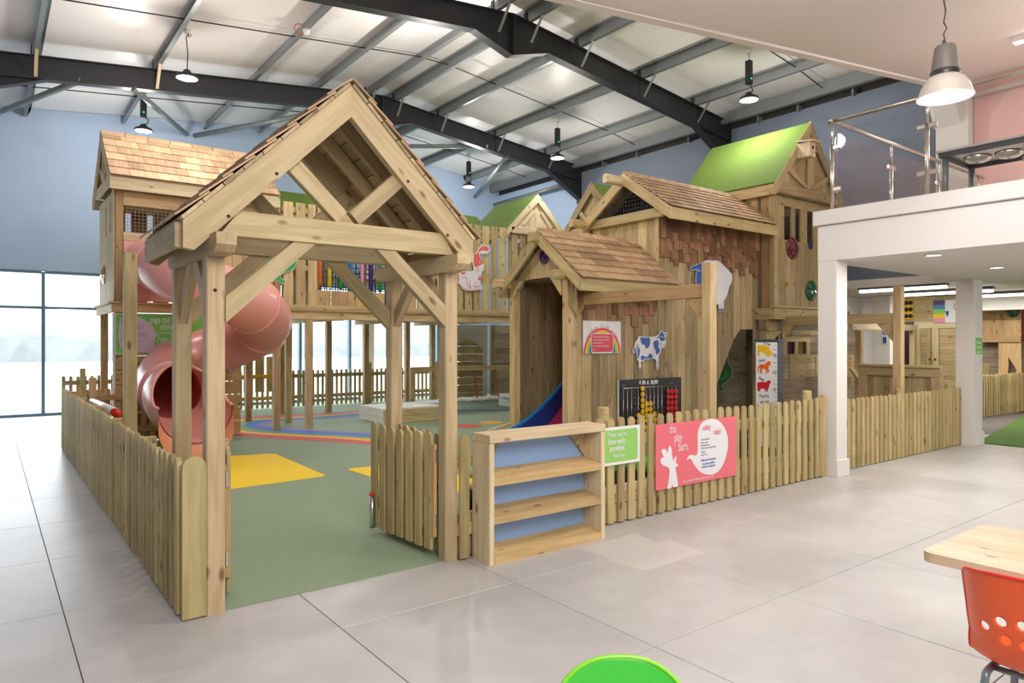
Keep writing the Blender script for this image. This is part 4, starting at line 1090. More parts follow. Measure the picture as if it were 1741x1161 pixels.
# roof
YM, ZRR, ZE, HALF = 13.3, 5.08, 4.16, 1.1
RX0, RX1 = 1.50, 4.12
sl = V((0, HALF, ZRR - ZE)).normalized(); LS = math.hypot(HALF, ZRR - ZE)
for s in (1, -1):
    sv = V((0, s * HALF, ZRR - ZE)).normalized()
    nv = V((0, -s * (ZRR - ZE), HALF)).normalized()
    e = V((0, YM - s * HALF, ZE))
    nb = 8
    for k in range(nb):
        a = e + sv * ((k + 0.5) * LS / nb) + nv * 0.01
        timber('roof_board', a + V((RX0 + 0.03, 0, 0)), a + V((RX1, 0, 0)), LS / nb - 0.003, 0.02, M['sheath'], tw, up=nv, b=0)
    if s > 0: shingles(tw, e + V((RX0, 0, 0)) + nv * 0.022, (1, 0, 0), sv, RX1 - RX0, LS, 6, 0.17, 0.34, M['cedar'])
    # fascia and barge boards
    yy = e.y
    box('fascia', (RX0, yy - 0.03 if s > 0 else yy, ZE - 0.2), (RX1, yy if s > 0 else yy + 0.03, ZE - 0.01), M['fresh'], tw)
    for xx in (RX0, RX1 - 0.03):
        prism('barge_board', [(xx, YM, ZRR + 0.02), (xx, yy, ZE + 0.01), (xx, yy, ZE - 0.2), (xx, YM, ZRR - 0.2)], (0.03, 0, 0), M['fresh'], tw, sv)
    timber('truss_strut', (RX0 + 0.06, YM - s * 0.05, 4.3), (RX0 + 0.06, YM - s * 0.5, 4.6), 0.05, 0.09, M['fresh'], tw)
for s in (1, -1):                                                     # ridge capping
    sv = V((0, s * HALF, ZRR - ZE)).normalized(); nv = V((0, -s * (ZRR - ZE), HALF)).normalized()
    x = RX0
    while x < RX1 - 0.1:
        a = V((x, YM, ZRR + 0.045)) - sv * 0.07 + nv * 0.005
        timber('ridge_shingle', a, a + V((min(0.36, RX1 - x), 0, 0.0)), 0.14, 0.012, M['cedar'], tw, up=nv, b=0)
        x += 0.35
box('truss_tie', (RX0 + 0.03, YM - 0.9, 4.12), (RX0 + 0.09, YM + 0.9, 4.26), M['fresh'], tw)
box('king_post', (RX0 + 0.03, YM - 0.05, 4.262), (RX0 + 0.09, YM + 0.05, 4.9), M['fresh'], tw)

# tube slide
ts = thing('tube_slide', 'pink spiral tube slide winding down from the left tower', 'slide', (2.84, 11.2, 0))
TR = 0.40
cx, cy, rr = 2.84, 11.32, 0.72
path = [V((2.12, 12.42, 2.86)), V((2.12, 12.1, 2.83)), V((2.12, 11.8, 2.79)), V((2.12, 11.55, 2.75))]
NS = 40
for k in range(NS + 1):
    t = k / NS; th = PI + t * 2 * PI
    path.append(V((cx + rr * math.cos(th), cy + rr * math.sin(th), 2.72 - 1.76 * t)))
path += [V((2.12, 11.1, 0.91)), V((2.13, 10.88, 0.88))]
def tube_rings(pts, rad, n=28):
    rings = []
    for i, p in enumerate(pts):
        d = (pts[min(i + 1, len(pts) - 1)] - pts[max(i - 1, 0)]).normalized()
        b = d.cross(V((0, 0, 1))).normalized(); a = b.cross(d)
        rings.append([p + (a * math.cos(t) + b * math.sin(t)) * rad for t in [2 * PI * k / n for k in range(n)]])
    return rings
def shell(name, rings, mat, parent):
    c = sum((r[0] for r in rings), V()) / len(rings)
    vs, fs = rings_mesh([[q - c for q in r] for r in rings], False)
    return obj(name, newmesh(name, vs, fs, mat, True), Matrix.Translation(c), parent)
allr = tube_rings(path, TR)
cuts = [0, 4, 11, 18, 25, 32, 39, len(path) - 1]
for a, b in zip(cuts[:-1], cuts[1:]):
    shell('tube_section', allr[a:b + 1], M['pink_plastic'], ts)
inner = tube_rings(path, TR - 0.012)
shell('tube_lining', [r[::-1] for r in inner], M['pink_inside'], ts)
for c in cuts[1:-1]:
    p0, p1 = path[c - 1], path[c + 1]; d = (p1 - p0).normalized()
    for s in (-1, 1):
        q = path[c] + d * (0.012 * s)
        fl = tube_rings([q - d * 0.011, q + d * 0.011], TR + 0.035)
        i0 = tube_rings([q - d * 0.011, q + d * 0.011], TR - 0.002)
        shell('flange', [i0[0], fl[0], fl[1], i0[1]], M['pink_plastic'], ts)
# wide mouth and open chute
mo = path[-1]
mp, rad, opn = [], [], []
key = smooth_pts([mo, V((2.14, 10.70, 0.85)), V((2.16, 10.5, 0.80)), V((2.19, 10.3, 0.75)), V((2.22, 10.12, 0.71)), V((2.24, 9.98, 0.69))], 4, False)
for k, q in enumerate(key):
    t = k / (len(key) - 1); u = min(1, max(0, (t - 0.10) / 0.75)); u = u * u * (3 - 2 * u)
    mp.append(q); rad.append(0.40 + 0.085 * math.sin(min(1, t * 1.6) * PI / 2) - 0.03 * max(0, t - 0.6)); opn.append(1.5 * u)
def chute(off):
    rings = []
    for p, r_, o in zip(mp, rad, opn):
        ring = []
        n = 32
        for k in range(n + 1):
            t = o + (2 * PI - 2 * o) * k / n
            ring.append(p + V((-math.sin(t) * (r_ + off), 0, math.cos(t) * (r_ + off))))
        rings.append(ring)
    return rings
def strip(name, rings, mat, parent, smooth=True):
    c = mo; n = len(rings[0])
    vs = [q - c for r in rings for q in r]
    fs = [(i * n + j, i * n + j + 1, (i + 1) * n + j + 1, (i + 1) * n + j) for i in range(len(rings) - 1) for j in range(n - 1)]
    return obj(name, newmesh(name, vs, fs, mat, smooth), Matrix.Translation(c), parent)
co, ci = chute(0.0), chute(-0.014)
strip('chute', co, M['pink_plastic'], ts); strip('chute_bed', [r[::-1] for r in ci], M['pink_plastic'], ts)
for side in (0, -1):
    tube('chute_rim', [r[side] * 0.5 + q[side] * 0.5 for r, q in zip(co, ci)][2:], 0.022, M['pink_plastic'], ts, 8)
fr = tube_rings([mp[1], mp[1] + V((0, -0.03, 0))], rad[1] + 0.05, 32); fi = tube_rings([mp[1], mp[1] + V((0, -0.03, 0))], rad[1] - 0.012, 32)
shell('flange', [fi[0], fr[0], fr[1], fi[1]], M['pink_plastic'], ts)
end = co[-1]; k0 = [q for q in end]
tip = [q + V((0.0, -0.07, -0.02)) for q in k0]; low = [V((q.x, q.y - 0.09, min(q.z - 0.03, 0.02 + 0.25 * max(0, q.z - 0.3)) if abs(q.x - 2.24) < 0.4 else q.z - 0.25)) for q in k0]
strip('chute_end', [k0, tip, low], plain('orange_chute_end', (0.78, 0.30, 0.17), 0.35), ts)
# supporting post and flat panel at the top
panel_pts = [(1.715, 12.385, 2.24), (3.04, 12.385, 2.24), (3.04, 12.385, 3.195), (1.715, 12.385, 3.195)]
prism('entry_panel', panel_pts, (0, 0.012, 0), M['pink_plastic'], ts)
timber('support_post', (2.84, 11.3, 0), (2.84, 11.3, 2.6), 0.07, 0.07, M['galv'], ts, up=(0, 1, 0))
rs = thing('red_play_tube', 'red and white roller bar inside the long left fence', 'play panel', (1.1, 10.4, 0.8))
a, b = PX(157, 683, 1.12), PX(200, 703, 1.12)
tube('roller', [a, b], 0.045, M['red'], rs, 12)
tube('roller_sleeve', [a * 0.85 + b * 0.15 + V((-0.002, 0, 0.004)), a * 0.1 + b * 0.9 + V((-0.002, 0, 0.004))], 0.047, M['sign_white'], rs, 12)
for q in (a, b): timber('support', V((q.x, q.y, 0)), V((q.x, q.y, q.z - 0.046)), 0.05, 0.05, M['orange_pine'], rs, up=(0, 1, 0))

# ------------------------------------------------------------------ raised walkway
wk = thing('walkway', 'raised wooden walkway with slatted parapet between left tower and barn', 'play walkway', (6.8, 13.4, 0))
WX0, WX1, WY0, WY1 = 4.22, 9.4, 12.4, 15.4
box('deck_beam', (WX0, WY0 - 0.06, 2.01), (WX1 + 0.3, WY0 - 0.01, 2.15), M['pine'], wk)
box('ledger', (WX0, WY0 - 0.10, 2.152), (WX1 + 0.3, WY0 + 0.02, 2.195), M['pine'], wk)
box('bottom_rail', (WX0, WY0 - 0.085, 2.197), (WX1 + 0.3, WY0 - 0.045, 2.27), M['pine'], wk)
k = 0
while 12.45 + k * 0.2 < WY1:
    box('deck_board', (WX0, 12.45 + k * 0.2, 2.12), (WX1 + 1.4, 12.45 + k * 0.2 + 0.19, 2.16), M['sheath'], wk)
    k += 1
for x in (5.4, 7.0, 8.6): box('joist', (x, 12.45, 2.0), (x + 0.05, WY1, 2.118), M['sheath'], wk)
x = WX0 + 0.02
while x < WX1 - 0.1:
    if not (4.82 < x + 0.09 < 6.26):
        box('slat', (x, WY0 - 0.04, 2.2), (x + 0.178, WY0 - 0.018, round(4.13 + R.uniform(-0.01, 0.01), 2)), M['pine'], wk, axis=2)
    x += 0.23
yboards(wk, WY0 - 0.04, 4.84, 6.25, 2.272, 2.555, 0.13, 0.18, 'orange_pine')
box('slat', (4.80, WY0 - 0.045, 2.27), (4.84, WY0 - 0.0, 4.13), M['pine'], wk)
box('top_rail', (4.841, WY0 - 0.04, 3.32), (6.30, WY0 - 0.018, 4.13), M['pine'], wk)
for z in (2.9, 3.95):
    box('rail', (WX0, WY0 - 0.017, z), (4.84, WY0 + 0.03, z + 0.1), M['pine'], wk); box('rail', (6.26, WY0 - 0.017, z), (WX1, WY0 + 0.03, z + 0.1), M['pine'], wk)
x = WX0 + 0.1                                                        # rear parapet
while x < WX1 + 1.0:
    if not (6.0 < x < 7.9): box('slat', (x, WY1, 2.16), (x + 0.218, WY1 + 0.022, 4.7), M['facade'], wk, axis=2)
    x += 0.23
box('rail', (6.0, WY1, 3.0), (7.95, WY1 + 0.04, 3.1), M['orange_pine'], wk)
tubes = (('t_orange', 258, 282, 540), ('t_brown', 284, 298, 545), ('t_yellow', 308, 330, 548), ('t_green', 363, 386, 556), ('t_blue', 410, 434, 556), ('t_pink', 470, 491, 560), ('t_purple', 512, 536, 565), ('t_green', 557, 580, 567))
for m_, a, b, lo in tubes:
    pa, pb = PY(450 + a / 2.902, 300 + lo / 2.902, WY0 + 0.12), PY(450 + b / 2.902, 300 + lo / 2.902, WY0 + 0.12)
    xc, r_ = (pa.x + pb.x) / 2, (pb.x - pa.x) / 2 * 0.92
    lathe('hanging_tube', [(0.0, 0), (r_ * 0.7, 0.004), (r_, 0.03), (r_, 0.75)], (xc, WY0 + 0.12, pa.z), M[m_], wk, n=14)
wire_y(wk, 15.43, 6.0, 7.95, 2.18, 3.9, 0.13, None, 'net', 0.011)
wire_y(wk, 13.6, 5.2, 6.9, 2.2, 3.1, 0.12, None, 'net', 0.009)
for nm, (px, py) in dict(a=(490, 719), b=(525, 729), c=(558.5, 700.5), d=(480, 704), e=(622, 693), f=(692, 690), g=(735, 690)).items():
    p = PG(px, py)
    y_ = min(p.y, 15.3)
    p = V((p.x * y_ / p.y, y_, 0))
    timber('post', p, p + V((0, 0, 2.118 if p.y > 12.6 else 2.0)), 0.115, 0.115, M['pine'], wk, up=(0, 1, 0))

def turf_roof(parent, axis, a0, a1, mid, half, ze, zr, over=0.0, fascia='pine'):
    """gable roof of artificial turf: ridge along axis ('X' or 'Y') from a0 to a1"""
    for s in (1, -1):
        def P(a, o, z): return V((a, mid + s * o, z)) if axis == 'X' else V((mid + s * o, a, z))
        pts = [P(a0, half, ze), P(a1, half, ze), P(a1, 0, zr), P(a0, 0, zr)]
        n = (pts[1] - pts[0]).cross(pts[3] - pts[0]); n = n.normalized() * (1 if n.z > 0 else -1)
        prism('turf_cover', pts, n * 0.03, M['roof_turf'], parent)
        prism('roof_deck', [q - n * 0.03 for q in pts], n * 0.028, M['sheath'], parent)
        e0, e1 = P(a0, half, ze - 0.09), P(a1, half, ze - 0.09)
        timber('fascia', e0, e1, 0.03, 0.17, M[fascia], parent)

# little grass roofed turret on the walkway
st = thing('grass_roof_turret', 'small turret with bright grass roof and pale gable at the walkway end', 'play tower', (10.1, 13.1, 2.15))
for x in (9.46, 10.78):
    for y in (12.46, 13.8): timber('post', (x, y, 2.16), (x, y, 4.1), 0.1, 0.1, M['pine'], st, up=(0, 1, 0))
x = 9.42
while x < 10.8:
    box('slat', (x, 12.37, 2.2), (x + 0.17, 12.392, 4.08), M['pine'], st, axis=2); x += 0.225
turf_roof(st, 'Y', 12.33, 13.95, 10.12, 0.86, 4.12, 4.98)
for s in (1, -1):
    prism('barge_board', [(10.12, 12.32, 5.0), (10.12 + s * 0.88, 12.32, 4.13), (10.12 + s * 0.88, 12.32, 3.97), (10.12, 12.32, 4.81)], (0, -0.03, 0), M['fresh'], st, (s, 0, -1))
    timber('brace', (10.12 + s * 0.12, 12.325, 4.6), (10.12 + s * 0.42, 12.325, 4.26), 0.025, 0.09, M['fresh'], st)
yboards(st, 12.335, 9.36, 10.88, 4.05, lambda x: max(4.06, 4.86 - abs(x - 10.12) * 0.99), 0.15, 0.2, 'fresh')
box('tie_beam', (9.36, 12.29, 4.04), (10.88, 12.33, 4.18), M['fresh'], st)
# long grass roof at the back of the walkway
gr = thing('grass_roof_shelter', 'long low grass roofed shelter over the back of the walkway', 'play shelter', (7, 14.4, 2.16))
turf_roof(gr, 'X', 4.35, 9.75, 14.3, 0.75, 4.12, 4.70)
for x in (4.5, 7.0, 9.6):
    for y in (13.7, 14.9): timber('post', (x, y, 2.16), (x, y, 4.05), 0.09, 0.09, M['pine'], gr, up=(0, 1, 0))
prism('gable_board', [(9.73, 13.6, 4.1), (9.73, 15.0, 4.1), (9.73, 14.3, 4.66)], (0.02, 0, 0), M['pine'], gr, (0, 1, 0))

# ------------------------------------------------------------------ slide porch in front of the barn
po = thing('slide_porch', 'small gabled wooden porch with cedar roof covering the blue slide', 'play hut', (6.8, 7.28, 0))
PZR, PZE, PH = 3.06, 2.39, 0.84
YMID = 7.13
for y in (6.70, 7.84):
    timber('post', (6.02, y, 0), (6.02, y, 2.46), 0.11, 0.11, M['pine'], po, up=(0, 1, 0))
xboards(po, 5.985, 6.5, 7.78, lambda y: 2.46 if abs(y - 7.27) < 0.30 else 2.46 - (abs(y - 7.27) - 0.30) * 1.1, lambda y: 2.96 - abs(y - YMID) * 0.79, 0.12, 0.16, 'pine')
bubble(po, (5.98, YMID - 0.0, 2.74), (-1, 0, 0), 0.085, 'b_purple')
yboards(po, 7.9, 6.05, 7.72, 0.0, 2.45, 0.13, 0.19, 'facade')          # inside wall seen through the opening
prism('ceiling_board', [(6.05, 6.66, 2.44), (7.7, 6.66, 2.44), (7.7, 7.9, 2.44), (6.05, 7.9, 2.44)], (0, 0, 0.02), M['weathered'], po, (1, 0, 0))
def cedar_roof(parent, x0, x1, zr, ze, half, rows, wmin, wmax, YMID):
    for s in (1, -1):
        L = math.hypot(half, zr - ze)
        sv = V((0, s * half, zr - ze)).normalized(); nv = V((0, -s * (zr - ze), half)).normalized()
        e = V((0, YMID - s * half, ze))
        nb = 7
        for k in range(nb):
            a = e + sv * ((k + 0.5) * L / nb) + nv * 0.01
            timber('roof_board', a + V((x0 + 0.03, 0, 0)), a + V((x1, 0, 0)), L / nb - 0.003, 0.02, M['sheath'], parent, up=nv, b=0)
        yy = e.y
        box('fascia', (x0, yy - 0.03 if s > 0 else yy, ze - 0.16), (x1, yy if s > 0 else yy + 0.03, ze + 0.012), M['pine'], parent)
        prism('barge_board', [(x0, YMID, zr + 0.03), (x0, yy, ze + 0.02), (x0, yy, ze - 0.16), (x0, YMID, zr - 0.15)], (0.035, 0, 0), M['pine'], parent, sv)
        if s > 0:
            shingles(parent, e + V((x0 - 0.015, -0.03, -0.02)) + nv * 0.022, (1, 0, 0), sv, x1 - x0 + 0.02, L + 0.02, rows, wmin, wmax, M['cedar'], lift=0.016, thick=0.014)
            k = x0
            while k < x1 - 0.05:
                a = V((k, YMID, zr + 0.055)) - sv * 0.06
                timber('ridge_shingle', a, a + V((min(0.25, x1 - k), 0, 0.012)), 0.13, 0.012, M['cedar'], parent, up=nv, b=0)
                k += 0.24
cedar_roof(po, 5.84, 7.70, PZR, PZE, PH, 7, 0.18, 0.36, YMID)
for y, z, dx in ((6.62, 2.45, 0.24), (7.90, 2.42, 0.20), (YMID, 2.99, 0.16)):   # beam ends poking out of the gable
    timber('beam_end', (5.82 - dx * 0.6, y, z), (6.2, y, z), 0.10, 0.12, M['pine'], po, b=0.02)
for y, s in ((6.76, 1), (7.78, -1)):
    prism('corner_bracket', [(5.975, y, 2.2), (5.975, y + s * 0.22, 2.45), (5.975, y, 2.45)], (-0.03, 0, 0), M['pine'], po, (0, s, 1))
# ------------------------------------------------------------------ barn
bn = thing('play_barn', 'big wooden play barn with vertical cladding and pale cedar roof', 'play barn', (8.8, 7.28, 0))
def zbot(x): return 0.0 if x < 9.02 else (min(0.78 + (x - 9.02) * 1.6, 1.80))
yboards(bn, 6.66, 6.08, 7.72, 0.0, 2.32, 0.135, 0.19, 'facade')
yboards(bn, 6.66, 7.72, 10.24, zbot, 3.42, 0.135, 0.19, 'facade')
xboards(bn, 7.72, 6.69, 8.0, 2.3, lambda y: 3.50 if y < 9 else 3.4, 0.14, 0.18, 'pine')
box('corner_board', (7.70, 6.635, 2.1), (7.725, 6.69, 3.45), M['pine'], bn)
BMID = 7.2
cedar_roof(bn, 7.56, 10.16, 4.09, 3.47, 0.90, 8, 0.10, 0.22, BMID)
# plate beam with shaped end and wire in the gable
prism('plate_beam', [(7.64, 6.36, 3.50), (7.64, 6.42, 3.42), (7.64, 6.55, 3.385), (7.64, 8.1, 3.385), (7.64, 8.1, 3.51), (7.64, 6.44, 3.525)], (0.08, 0, 0), M['pine'], bn, (0, 1, 0))
wire_x(bn, 7.66, 6.5, 7.92, 3.52, 3.95, 0.06, lambda y: 3.93 - abs(y - BMID) * 0.68)
prism('gable_shade', [(7.95, 6.4, 3.45), (7.95, 8.02, 3.45), (7.95, BMID, 3.98)], (0.02, 0, 0), M['dark'], bn)  # dark sheet standing for the unlit inside of the gable
timber('beam_end', (7.22, BMID + 0.03, 4.0), (7.7, BMID + 0.03, 4.0), 0.1, 0.13, M['fresh'], bn, b=0.02)
timber('beam_end', (7.28, 8.04, 3.46), (7.7, 8.04, 3.46), 0.1, 0.12, M['pine'], bn, b=0.02)
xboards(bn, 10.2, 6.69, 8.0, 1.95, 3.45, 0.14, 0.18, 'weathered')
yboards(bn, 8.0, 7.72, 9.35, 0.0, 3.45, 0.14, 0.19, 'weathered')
def wall_shingles(parent, x0, x1, zlow, ztop, y, mat, rows=4):
    st_ = (ztop - zlow) / rows
    for r in range(rows):
        x = x0 + R.uniform(-0.05, 0.0)
        while x < x1:
            w = round(R.uniform(0.09, 0.15), 2)
            a, b = max(x, x0), min(x + w, x1)
            if b - a > 0.03:
                z0 = zlow + r * st_ + R.choice((-0.09, -0.04, 0.02, 0.07))
                z1 = min(z0 + st_ + 0.16, ztop + 0.05)
                timber('wall_shingle', ((a + b) / 2, y - 0.012 - 0.008 * r - 0.006, z0), ((a + b) / 2, y - 0.006 - 0.008 * r + 0.002, z1), b - a - 0.004, 0.008, M[mat], parent, up=(0, -1, 0), b=0)
            x += w
wall_shingles(bn, 7.74, 10.22, 2.76, 3.33, 6.655, 'cedar_dark')
wall_shingles(bn, 6.14, 7.66, 1.90, 2.24, 6.655, 'cedar_dark', rows=2)
# blue slide
bs = thing('open_slide', 'open blue slide with crimson bed inside the porch', 'slide', (6.6, 7.25, 0))
bed = [(5.72, 0.16), (5.9, 0.16), (6.15, 0.22), (6.4, 0.36), (6.65, 0.58), (6.9, 0.85), (7.2, 1.22), (7.66, 1.85)]
rim = [(5.68, 0.30), (5.76, 0.37), (5.9, 0.41), (6.1, 0.50), (6.3, 0.62), (6.53, 0.79), (6.8, 1.02), (7.2, 1.48), (7.66, 2.1)]
for y in (7.62, 6.88):
    pr = [(x, y, z) for x, z in rim] + [(x, y, z - 0.05) for x, z in bed[::-1]]
    prism('slide_side', pr, (0, 0.04, 0), M['slide_blue'], bs)
    tube('slide_rim', [(x, y + 0.02, z) for x, z in rim], 0.03, M['slide_blue2'], bs, 8)
vs = [V((x, y, z)) for x, z in bed for y in (6.925, 7.615)]
fs = [(2 * i, 2 * i + 1, 2 * i + 3, 2 * i + 2) for i in range(len(bed) - 1)]
obj('slide_bed', newmesh('slide_bed', vs, fs, M['slide_pink'], True), Matrix(), bs)
box('slide_kerb', (5.6, 6.9, 0), (5.97, 7.98, 0.13), M['fresh'], bs)
prism('slide_kerb', [(5.55, 7.84, 0.36), (5.97, 7.84, 0.44), (5.97, 7.84, 0), (5.55, 7.84, 0)], (0, 0.05, 0), M['fresh'], bs, (1, 0, 0))

# ------------------------------------------------------------------ green roofed tower on the right
gt = thing('grass_roof_tower', 'tall wooden tower with steep grass roof and coloured bubble windows', 'play tower', (11.2, 7.3, 0))
GX0, GX1, GY0, GY1 = 10.26, 12.2, 6.4, 8.15
ops = [(1333, 1345), (1352, 1361), (1372, 1383)]
oz0, oz1 = 3.30, 3.86
xs = [PY(a, 400, GY0).x for ab in ops for a in ab]
box('corner_post', (GX0 - 0.02, GY0 - 0.03, 2.15), (GX0 + 0.1, GY0 + 0.07, 4.0), M['facade'], gt)
yboards(gt, GY0 - 0.005, GX0 + 0.1, GX1, 2.15, oz0, 0.125, 0.17, 'facade')
segs = [(GX0 + 0.1, xs[0])] + [(xs[1], xs[2]), (xs[3], xs[4]), (xs[5], GX1)]
for a, b in segs: box('board', (a, GY0 - 0.005, oz0), (b, GY0 + 0.03, oz1), M['facade'], gt, axis=2)
box('header', (GX0 + 0.1, GY0 - 0.01, oz1), (GX1, GY0 + 0.03, 4.02), M['facade'], gt)
y = GY0 + 0.08
while y < GY1 - 0.1:
    box('board', (GX0, y, 2.15), (GX0 + 0.022, y + 0.15, 4.02), M['orange_pine'], gt, axis=2); y += 0.215
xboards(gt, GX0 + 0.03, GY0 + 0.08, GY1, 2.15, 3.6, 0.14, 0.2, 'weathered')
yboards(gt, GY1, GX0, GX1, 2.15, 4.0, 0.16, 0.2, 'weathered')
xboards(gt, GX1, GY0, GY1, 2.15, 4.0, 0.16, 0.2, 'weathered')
for px, py, r_, m_ in ((1347, 422, 0.165, 'b_red'), (1378, 418, 0.055, 'b_blue'), (1379, 494, 0.16, 'b_green'), (1337, 483, 0.035, 'b_yellow')):
    c = PY(px, py, GY0 - 0.01); bubble(gt, c, (0, -1, 0), r_, m_)
box('deck_beam', (GX0 - 0.12, GY0 - 0.10, 1.96), (GX1 + 0.1, GY0 - 0.05, 2.15), M['pine'], gt)
box('deck_beam', (GX0 - 0.12, GY0 - 0.049, 1.96), (GX0 - 0.07, GY1, 2.15), M['pine'], gt)
box('deck_ledge', (GX0 - 0.15, GY0 - 0.13, 2.152), (GX1 + 0.1, GY0 - 0.035, 2.19), M['pine'], gt)
for k in range(9): box('deck_board', (GX0 - 0.06, GY0 - 0.04 + k * 0.2, 2.10), (GX1, GY0 + 0.15 + k * 0.2, 2.14), M['sheath'], gt)
box('under_beam', (GX0 - 0.1, GY0 + 0.1, 1.80), (GX1 + 0.8, GY0 + 0.2, 1.95), M['weathered'], gt)
for x in (GX0 + 0.0, GX1 - 0.06):
    for y in (GY0 + 0.15, GY1 - 0.1): timber('post', (x, y, 0), (x, y, 1.95), 0.12, 0.12, M['pine'], gt, up=(0, 1, 0))
box('capital', (GX0 - 0.1, GY0 + 0.03, 1.78), (GX0 + 0.16, GY0 + 0.09, 1.955), M['facade'], gt)
prism('corner_bracket', [(GX0 + 0.06, GY0 + 0.15, 1.5), (GX0 + 0.5, GY0 + 0.15, 1.79), (GX0 + 0.06, GY0 + 0.15, 1.79)], (0, 0.05, 0), M['pine'], gt, (1, 0, 1))
GM = 11.19
turf_roof(gt, 'Y', 6.28, 8.28, GM, 1.02, 4.17, 5.32)
def gz(x): return 5.32 - abs(x - GM) * (1.15 / 1.02)
for s in (1, -1):
    prism('barge_board', [(GM, 6.27, 5.36), (GM + s * 1.05, 6.27, 4.18), (GM + s * 1.05, 6.27, 3.98), (GM, 6.27, 5.14)], (0, 0.035, 0), M['facade'], gt, (s, 0, -1.1))
    prism('brace', [(GM + s * 0.02, 6.30, 4.22), (GM + s * 0.14, 6.30, 4.22), (GM + s * 0.66, 6.30, gz(GM + s * 0.66) - 0.16), (GM + s * 0.58, 6.30, gz(GM + s * 0.58) - 0.16)], (0, 0.03, 0), M['facade'], gt, (s * 0.5, 0, 0.6))
box('tie_beam', (GM - 0.99, 6.29, 4.03), (GM + 0.99, 6.33, 4.2), M['facade'], gt)
yboards(gt, 6.335, GM - 0.98, GM + 0.98, 4.02, lambda x: max(4.03, gz(x) - 0.05), 0.12, 0.16, 'facade')
box('king_post', (GM - 0.06, 6.29, 4.2), (GM + 0.06, 6.33, 5.1), M['facade'], gt)
bh = thing('bird_box', 'little pale wooden bird box fixed high on the tower gable', 'bird box', (11.3, 6.2, 4.85))
c = PY(1372, 255, 6.15)
box('box', (c.x - 0.09, 6.05, c.z - 0.13), (c.x + 0.09, 6.28, c.z + 0.11), M['fresh'], bh)
prism('lid', [(c.x - 0.11, 5.98, c.z + 0.10), (c.x - 0.11, 6.285, c.z + 0.14), (c.x - 0.11, 6.285, c.z + 0.165), (c.x - 0.11, 5.98, c.z + 0.125)], (0.22, 0, 0), M['fresh'], bh)
lathe('hole', [(0, 0), (0.03, 0.0), (0.03, 0.003)], (c.x, 6.047, c.z + 0.02), M['dark'], bh, axis=(0, -1, 0), n=14)
tube('perch', [(c.x, 6.05, c.z - 0.06), (c.x, 5.97, c.z - 0.06)], 0.008, M['fresh'], bh, 6)
# third gable behind the barn
tg = thing('grass_roof_loft', 'grass roofed wooden gable peeping out behind the barn', 'play tower', (9.2, 8.85, 0))
turf_roof(tg, 'X', 8.5, 10.1, 8.83, 0.72, 3.6, 4.38)
for s in (1, -1):
    prism('barge_board', [(8.49, 8.83, 4.42), (8.49, 8.83 + s * 0.75, 3.6), (8.49, 8.83 + s * 0.75, 3.43), (8.49, 8.83, 4.22)], (-0.03, 0, 0), M['facade'], tg, (0, s, -1))
    timber('brace', (8.49, 8.83 + s * 0.06, 3.7), (8.49, 8.83 + s * 0.34, 3.95), 0.03, 0.08, M['facade'], tg)
xboards(tg, 8.53, 8.14, 9.52, 2.0, lambda y: max(3.5, 4.3 - abs(y - 8.83) * 1.08), 0.13, 0.17, 'facade')
box('tie_beam', (8.49, 8.12, 3.5), (8.525, 9.54, 3.64), M['facade'], tg)
for x in (8.6, 10.0):
    for y in (8.2, 9.46): timber('post', (x, y, 0), (x, y, 3.6), 0.1, 0.1, M['pine'], tg, up=(0, 1, 0))

# ------------------------------------------------------------------ things under and behind the walkway
pf = thing('low_platform', 'low square wooden platform on the green floor, with pale top', 'platform', (6.7, 12.6, 0))
for k in range(8): box('top_board', (6.07, 12.04 + k * 0.14, 0.26), (7.35, 12.04 + k * 0.14 + 0.136, 0.30), M['lit_wood'], pf)
for z0 in (0.01, 0.135):
    box('side_board', (6.07, 12.04, z0), (7.35, 12.07, z0 + 0.12), M['pine'], pf); box('side_board', (6.07, 12.071, z0), (6.10, 13.15, z0 + 0.12), M['lit_wood'], pf)  # left side paler than the front, standing for window light
rbg = thing('rope_bridge', 'wobbly plank bridge hung on red ropes from a rail beside the porch', 'rope bridge', (9, 13.6, 0))
timber('rail', (7.5, 13.6, 0.97), (10.6, 13.6, 0.97), 0.09, 0.11, M['pine'], rbg)
for x in (7.55, 10.55): timber('post', (x, 13.6, 0), (x, 13.6, 0.91), 0.1, 0.1, M['pine'], rbg, up=(0, 1, 0))
for k in range(9): box('plank', (8.35 + k * 0.2, 13.25, 0.22 + 0.015 * (k % 2)), (8.35 + k * 0.2 + 0.15, 13.85, 0.26 + 0.015 * (k % 2)), M['lit_wood'], rbg)
for px in (806, 842):
    for s in (-1, 1):
        x = PY(px, 640, 13.55).x
        tube('rope', [(x, 13.55, 0.92), (x + s * 0.09, 13.3 + (0.25 if s > 0 else 0), 0.28)], 0.014, M['rope'], rbg, 6)
box('end_step', (7.75, 13.2, 0), (8.3, 13.9, 0.24), M['lit_wood'], rbg); box('end_step', (10.2, 12.75, 0.0), (11.2, 13.95, 0.3), M['lit_wood'], rbg)
hp = thing('house_panel', 'pale wall panel with a house shaped opening under the walkway', 'play panel', (10.3, 15.5, 0))
A = lambda px, py: PY(px, py, 15.6)
l, r_, ax, rx = A(762, 600).x, A(829, 600).x, A(795, 600).x, A(821.5, 600).x
lx = 2 * ax - rx
za, zs_ = A(795, 574).z, A(821, 591).z
prism('panel', [(l, 15.6, 0), (lx, 15.6, 0), (lx, 15.6, zs_), (ax, 15.6, za), (rx, 15.6, zs_), (rx, 15.6, 0), (r_, 15.6, 0), (r_, 15.6, 2.05), (l, 15.6, 2.05)], (0, 0.03, 0), M['white'], hp, (1, 0, 0))  # white standing for window light on the boards
